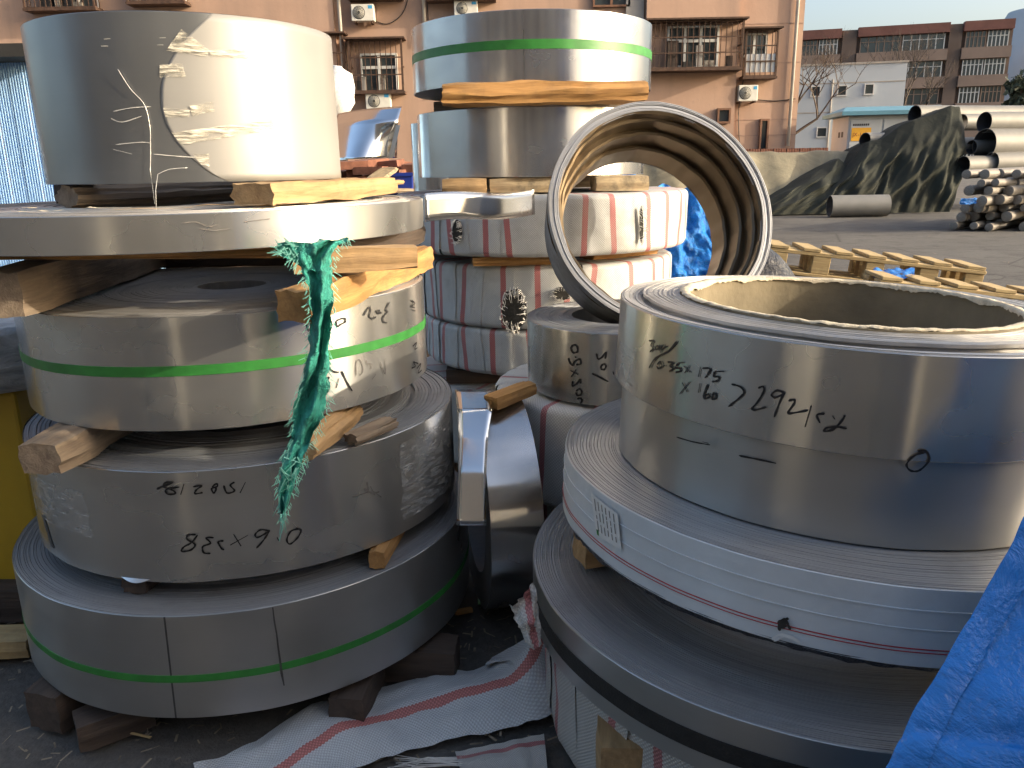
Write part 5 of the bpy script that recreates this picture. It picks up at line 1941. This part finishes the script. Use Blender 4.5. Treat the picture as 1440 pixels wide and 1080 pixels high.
v, f, uv = grid(20, 20, bent)
o = mesh('sheet', v, f, M['steel_mirror'], bs, smooth=True)
o.modifiers.new('solid', 'SOLIDIFY').thickness = 0.002
B().add([at(546, 222, 5.12), at(552, 222, 5.10), at(563, 176, 5.05), at(557, 176, 5.07)], [(0, 1, 2, 3)]).obj('folded_edge', M['white_frame'], bs)
cy_ = coil('steel_coil', 'narrow bright coil peeping out left of the plain bright coil', (at(586, 200, 4.6).x + 0.12, 4.7), 0.16, 0.95, 1.44, 0.1, M['steel_bright'], M['edges_dark'], 99, nring=6, segs=80)
TB('stack of baulks carrying the narrow bright coil', (at(570, 240, 4.6).x, 4.7, 0.475), (at(640, 240, 4.6).x, 4.7, 0.475), 0.3, 0.94, 'wood_dark', 79)
wbag = thing('white_sack', 'bulging white sack hung up in the sun right of the tall top coil', 'sack')
vs = []
pc2 = at(474, 132, 8.0)
v, f = lathe([(0.001, -0.34), (0.13, -0.30), (0.19, -0.12), (0.16, 0.08), (0.11, 0.24), (0.05, 0.32), (0.001, 0.34)], 22)
mesh('bag', [(pc2.x + x * 0.9 + 0.10 * nz((x * 5, z * 6, y * 5)) + 0.05 * nz((x * 14, z * 14, y * 9)), pc2.y + y, pc2.z + z * 0.75) for x, y, z in v], f, M['thread_white'], wbag, smooth=True)
wp = B().box(pc2.x - 0.05, pc2.x + 0.05, pc2.y - 0.02, pc2.y + 0.06, 0, pc2.z - 0.2).obj('post', M['wood_dark'], wbag)

# brick heap
hp = thing('brick_heap', 'heap of old red bricks and boards behind the left stack', 'bricks', (at(515, 240, 6.2).x, 6.2, 0))
bmesh0 = None
rr = random.Random(17)
for i in range(90):
    lay = i // 15
    o = None
    if bmesh0 is None:
        o = B().box(-0.115, 0.115, -0.055, 0.055, -0.027, 0.027).obj('brick', M['brick'], hp)
        bmesh0 = o.data
    else:
        o = bpy.data.objects.new('brick', bmesh0)
        COL.objects.link(o)
        o.parent = hp
    zz = at(515, 244, 6.2).z - 0.20
    o.location = (-0.75 + (i % 15) * 0.115 + rr.uniform(-0.03, 0.03), rr.uniform(-0.25, 0.25), zz + lay * 0.055 - abs((i % 15) - 7) * 0.012)
    o.rotation_euler = (rr.uniform(-0.12, 0.12), rr.uniform(-0.12, 0.12), rr.uniform(0, PI))
zz = at(515, 244, 6.2).z - 0.24
B().box(-0.95, 1.05, -0.3, 0.4, 0, zz).obj('rubble_bed', M['concrete'], hp)
bn = thing('blue_bin', 'small dark blue plastic bin behind the middle stack', 'bin', (at(560, 262, 5.4).x, 5.4, 0))
zb, ztp = at(560, 272, 5.4).z, at(560, 243, 5.4).z
M['bin_blue'] = m_plain('bin_plastic', (0.010, 0.030, 0.24), 0.4, 0, 0.1, 5, 0.05)
v, f = lathe([(0.10, zb - 0.3), (0.15, ztp - 0.02), (0.165, ztp - 0.02), (0.165, ztp), (0.14, ztp), (0.09, zb - 0.25)], 4)
mesh('tub', v, f, M['bin_blue'], bn, rot=(0, 0, PI / 4))
B().box(-0.3, 0.3, -0.2, 0.2, 0, zb - 0.302).obj('stand', M['wood_dark'], bn)
for i, (a, c_, mt_, lb_) in enumerate((((478, 262), (560, 256), 'wood', 'pale board lying behind the tall top coil'), ((520, 258), (548, 238), 'wood_mould', 'board leaning up beside the blue bin'),
                                       ((490, 268), (575, 268), 'wood_grey', 'grey board on the rubble just behind the thin wide coil'))):
    timber('board', lb_, at(*a, 4.9), at(*c_, 5.3), 0.12, 0.03, M[mt_], 80 + i)
TB('trestle baulk under the loose boards behind the left stack', (at(475, 275, 5.1).x, 5.0, 0.49), (at(560, 275, 5.1).x, 5.2, 0.49), 0.3, 0.96, 'wood_dark', 86)

# red sheet in the gap between the stacks
rs = thing('red_sheet', 'dark red cloth in the gap left of the sacking coils', 'cloth')
M['red_cloth'] = m_tarp('red_cloth', (0.17, 0.02, 0.03), 0.3, 0.8, 8, 0.5)
sheet('cloth', None, 12, 10, lambda u, v_: (at(556 + u * 60, 352 + v_ * 70 - 12 * u, 3.9 + 0.1 * nz((u * 3, v_ * 3, 0))), (u, v_)), M['red_cloth'], parent=rs)

# ---- blue sheeting and black plastic seen through the ring
bc = thing('blue_sheet', 'crumpled bright blue sheeting seen through the ring beside the sacking coils', 'tarpaulin')


def bfn(u, v_):
    x = 0.50 + u * 0.50
    z = 1.16 - v_ * 0.75 - 0.12 * u + 0.05 * nz((u * 5, v_ * 3, 0))
    y = 3.75 - 0.35 * v_ + 0.06 * nz((u * 3, v_ * 5, 4)) + 0.035 * nz((u * 9, v_ * 14, 7)) + 0.02 * nz((u * 22, v_ * 30, 9))
    return (x, y, z), (u, v_)


v, f, uv = grid(70, 90, bfn)
mesh('cloth', v, f, M['blue_tarp_far'], bc, smooth=True)
bp = thing('black_bag', 'black plastic bag slumped right of the torn sacking coil', 'bag')
v, f, uv = grid(28, 16, lambda u, v_: ((1.02 + 0.36 * math.cos(2 * PI * u) * math.sin(PI * min(v_ * 0.55 + 0.02, 1)) * (1 + 0.25 * nz((math.cos(2 * PI * u) * 3, math.sin(2 * PI * u) * 3, v_ * 3))),
                                       3.25 + 0.3 * math.sin(2 * PI * u) * math.sin(PI * min(v_ * 0.55 + 0.02, 1)), 0.87 - 0.86 * v_ ** 1.2), (u, v_)), closed=True)
mesh('plastic', v, f, M['black_plastic'], bp, smooth=True)

# ---- pallets
def pallet(label, loc, rz, tilt=0.0, L=1.25, Wd=1.0, group='wooden pallets behind the right stack'):
    t = thing('wooden_pallet', label, 'pallet', loc, (0, tilt, rz), group)
    m0 = None

    def pc_(name, x, y, z, sx, sy, sz):
        q = B().box(-sx / 2, sx / 2, -sy / 2, sy / 2, 0, sz)
        o = q.obj(name, M['wood_pallet'], t, loc=(x, y, z), rot=(0, 0, R_(RND.uniform(-0.6, 0.6))))
        bevel(o, 0.003, 1)
    for yy in ((-Wd / 2 + 0.05, 0, Wd / 2 - 0.05) if Wd > 0.35 else (-Wd / 2 + 0.05, Wd / 2 - 0.05)):
        pc_('bottom_board', 0, yy, 0.0, L, 0.1, 0.02)
        for xx in (-L / 2 + 0.06, -L / 4, 0, L / 4, L / 2 - 0.06):
            pc_('block', xx, yy, 0.0215, 0.11, 0.09, 0.11)
        pc_('stringer', 0, yy, 0.133, L, 0.1, 0.024)
    for i in range(7):
        pc_('deck_board', -L / 2 + 0.06 + i * (L - 0.12) / 6, 0, 0.1585, 0.11, Wd, 0.02)
    return t


RY_ = R_(6.5)


def pal_at(label, px, py, Y, dz, rz, L=1.3, Wd=0.8):
    """pallet whose front left top corner stands at a photograph point"""
    c0 = at(px, py, Y)
    loc = c0 - Euler((0, RY_, rz)).to_matrix() @ Vector((-L / 2, -Wd / 2, 0.18)) + Vector((0, 0, dz))
    return pallet(label, loc, rz, RY_, L, Wd)


pal_at('upper pale pallet just right of the standing ring', 1085, 343, 5.2, 0, R_(-9), 1.32, 0.42)
pal_at('second pallet down in the tilted pile by the ring', 1082, 343, 5.22, -0.19, R_(-7), 1.32, 0.42)
pal_at('third pallet down in the tilted pile by the ring', 1086, 343, 5.2, -0.38, R_(-10), 1.32, 0.42)
pal_at('pale pallet at the right edge in front of the tilted pile', 1240, 388, 4.3, 0, R_(-6), 1.3, 0.30)
pal_at('pallet under the one at the right edge', 1237, 388, 4.32, -0.19, R_(-8), 1.3, 0.30)
TB('ground baulk under the tilted pallet pile, left', (1.75, 5.4, 0.08), (1.8, 6.2, 0.08), 0.12, 0.16, 'wood_grey', 87)
TB('ground baulk under the pallets at the right edge', (2.1, 4.4, 0.06), (2.15, 5.1, 0.06), 0.12, 0.12, 'wood_grey', 88)
bsm = thing('blue_sheet', 'small piece of blue sheeting lying between the pallets', 'tarpaulin')
sheet('cloth', None, 16, 10, lambda u, v_: (at(1228 + u * 58, 378 + v_ * 12, 4.75 - 0.3 * v_) + Vector((0, 0, 0.02 * nz((u * 6, v_ * 4, 0)))), (u, v_)), M['blue_tarp_far'], parent=bsm)

# ================================================================== LITTER
rr = random.Random(23)
b = B()
for i in range(900):
    x, y = (rr.uniform(-1.4, 0.1), rr.uniform(1.2, 2.0)) if i < 560 else (rr.uniform(0.6, 7.5), rr.uniform(4.0, 16))
    l = rr.uniform(0.006, 0.035) * (1 if i < 560 else 3)
    a = rr.uniform(0, 2 * PI)
    w = rr.uniform(0.0008, 0.003)
    d = Vector((math.cos(a), math.sin(a), rr.uniform(-0.1, 0.2)))
    n_ = Vector((-math.sin(a), math.cos(a), 0)) * w
    p = Vector((x, y, rr.uniform(0.004, 0.010)))
    b.add([p - d * l / 2 - n_, p + d * l / 2 - n_, p + d * l / 2 + n_, p - d * l / 2 + n_], [(0, 1, 2, 3)])
M['litter'] = m_plain('dry_litter', (0.20, 0.165, 0.12), 0.9, 0, 0.6, 20, 0)
tag(b.obj('ground_litter', M['litter']), 'dry stalks and crumbs scattered on the asphalt', 'litter', kind='stuff')
timber('wood_chip', 'orange splinter of wood on the ground between the front stacks', atz(640, 862, 0.02), atz(664, 857, 0.02), 0.02, 0.012, M['wood_orange'], 91, cat='wood chip')
timber('straw', 'pale straw lying in front of the bottom left coil', atz(160, 1025, 0.012), atz(212, 1037, 0.012), 0.006, 0.004, M['wood_pallet'], 92, cat='straw', rough=0.001)
gl = thing('green_strap_end', 'loose bit of green strap on the ground between the front stacks', 'strap')
sheet('band', None, 10, 2, lambda u, v_: (atz(672 + u * 45, 842 + v_ * 8 - 2 * math.sin(u * 3), 0.012 + 0.012 * math.sin(u * 5)), (u, v_)), M['green_strap'], parent=gl)

# ================================================================== BEHIND THE CAMERA (seen in the steel)
ob = thing('apartment_building', 'brown apartment block across the yard behind the viewer', 'building', (0, -20, 0))
M['beige_wall'] = m_plain('beige_render', (0.50, 0.40, 0.29), 0.9, 0, 0.12, 0.6, 0.1)
B().box(-45, 20, -8, 0, -0.1, 17).obj('wall', M['beige_wall'], ob)
for i in range(10):
    for j in range(4):
        w = thing('window', None, None)
        w.parent = ob
        x, z = -20 + i * 4, 1.4 + j * 3.2
        B().box(x, x + 1.8, 0.0, 0.02, z, z + 1.5).obj('pane', M['glass'], w)
        B().box(x - 0.1, x + 1.9, 0.0, 0.14, z - 0.12, z - 0.004).obj('sill', M['concrete'], w)
for i, (x, y, n) in enumerate(((-1.7, -1.1, 5), (0.75, -1.7, 4))):  # unseen stacks added to put upright bands into the reflections
    z = 0.0
    for q in range(n):
        h = 0.20 + 0.03 * ((q + i) % 3)
        coil('steel_coil', 'plain unseen coil added behind the viewer for reflections', (x, y), 0.46 + 0.04 * ((q * 2 + i) % 3), z, z + h, 0.25, M['steel_dull'], M['edges'], 200 + i * 10 + q, nring=8, segs=90, group='unseen coils added behind the viewer for reflections')
        z += h + 0.001
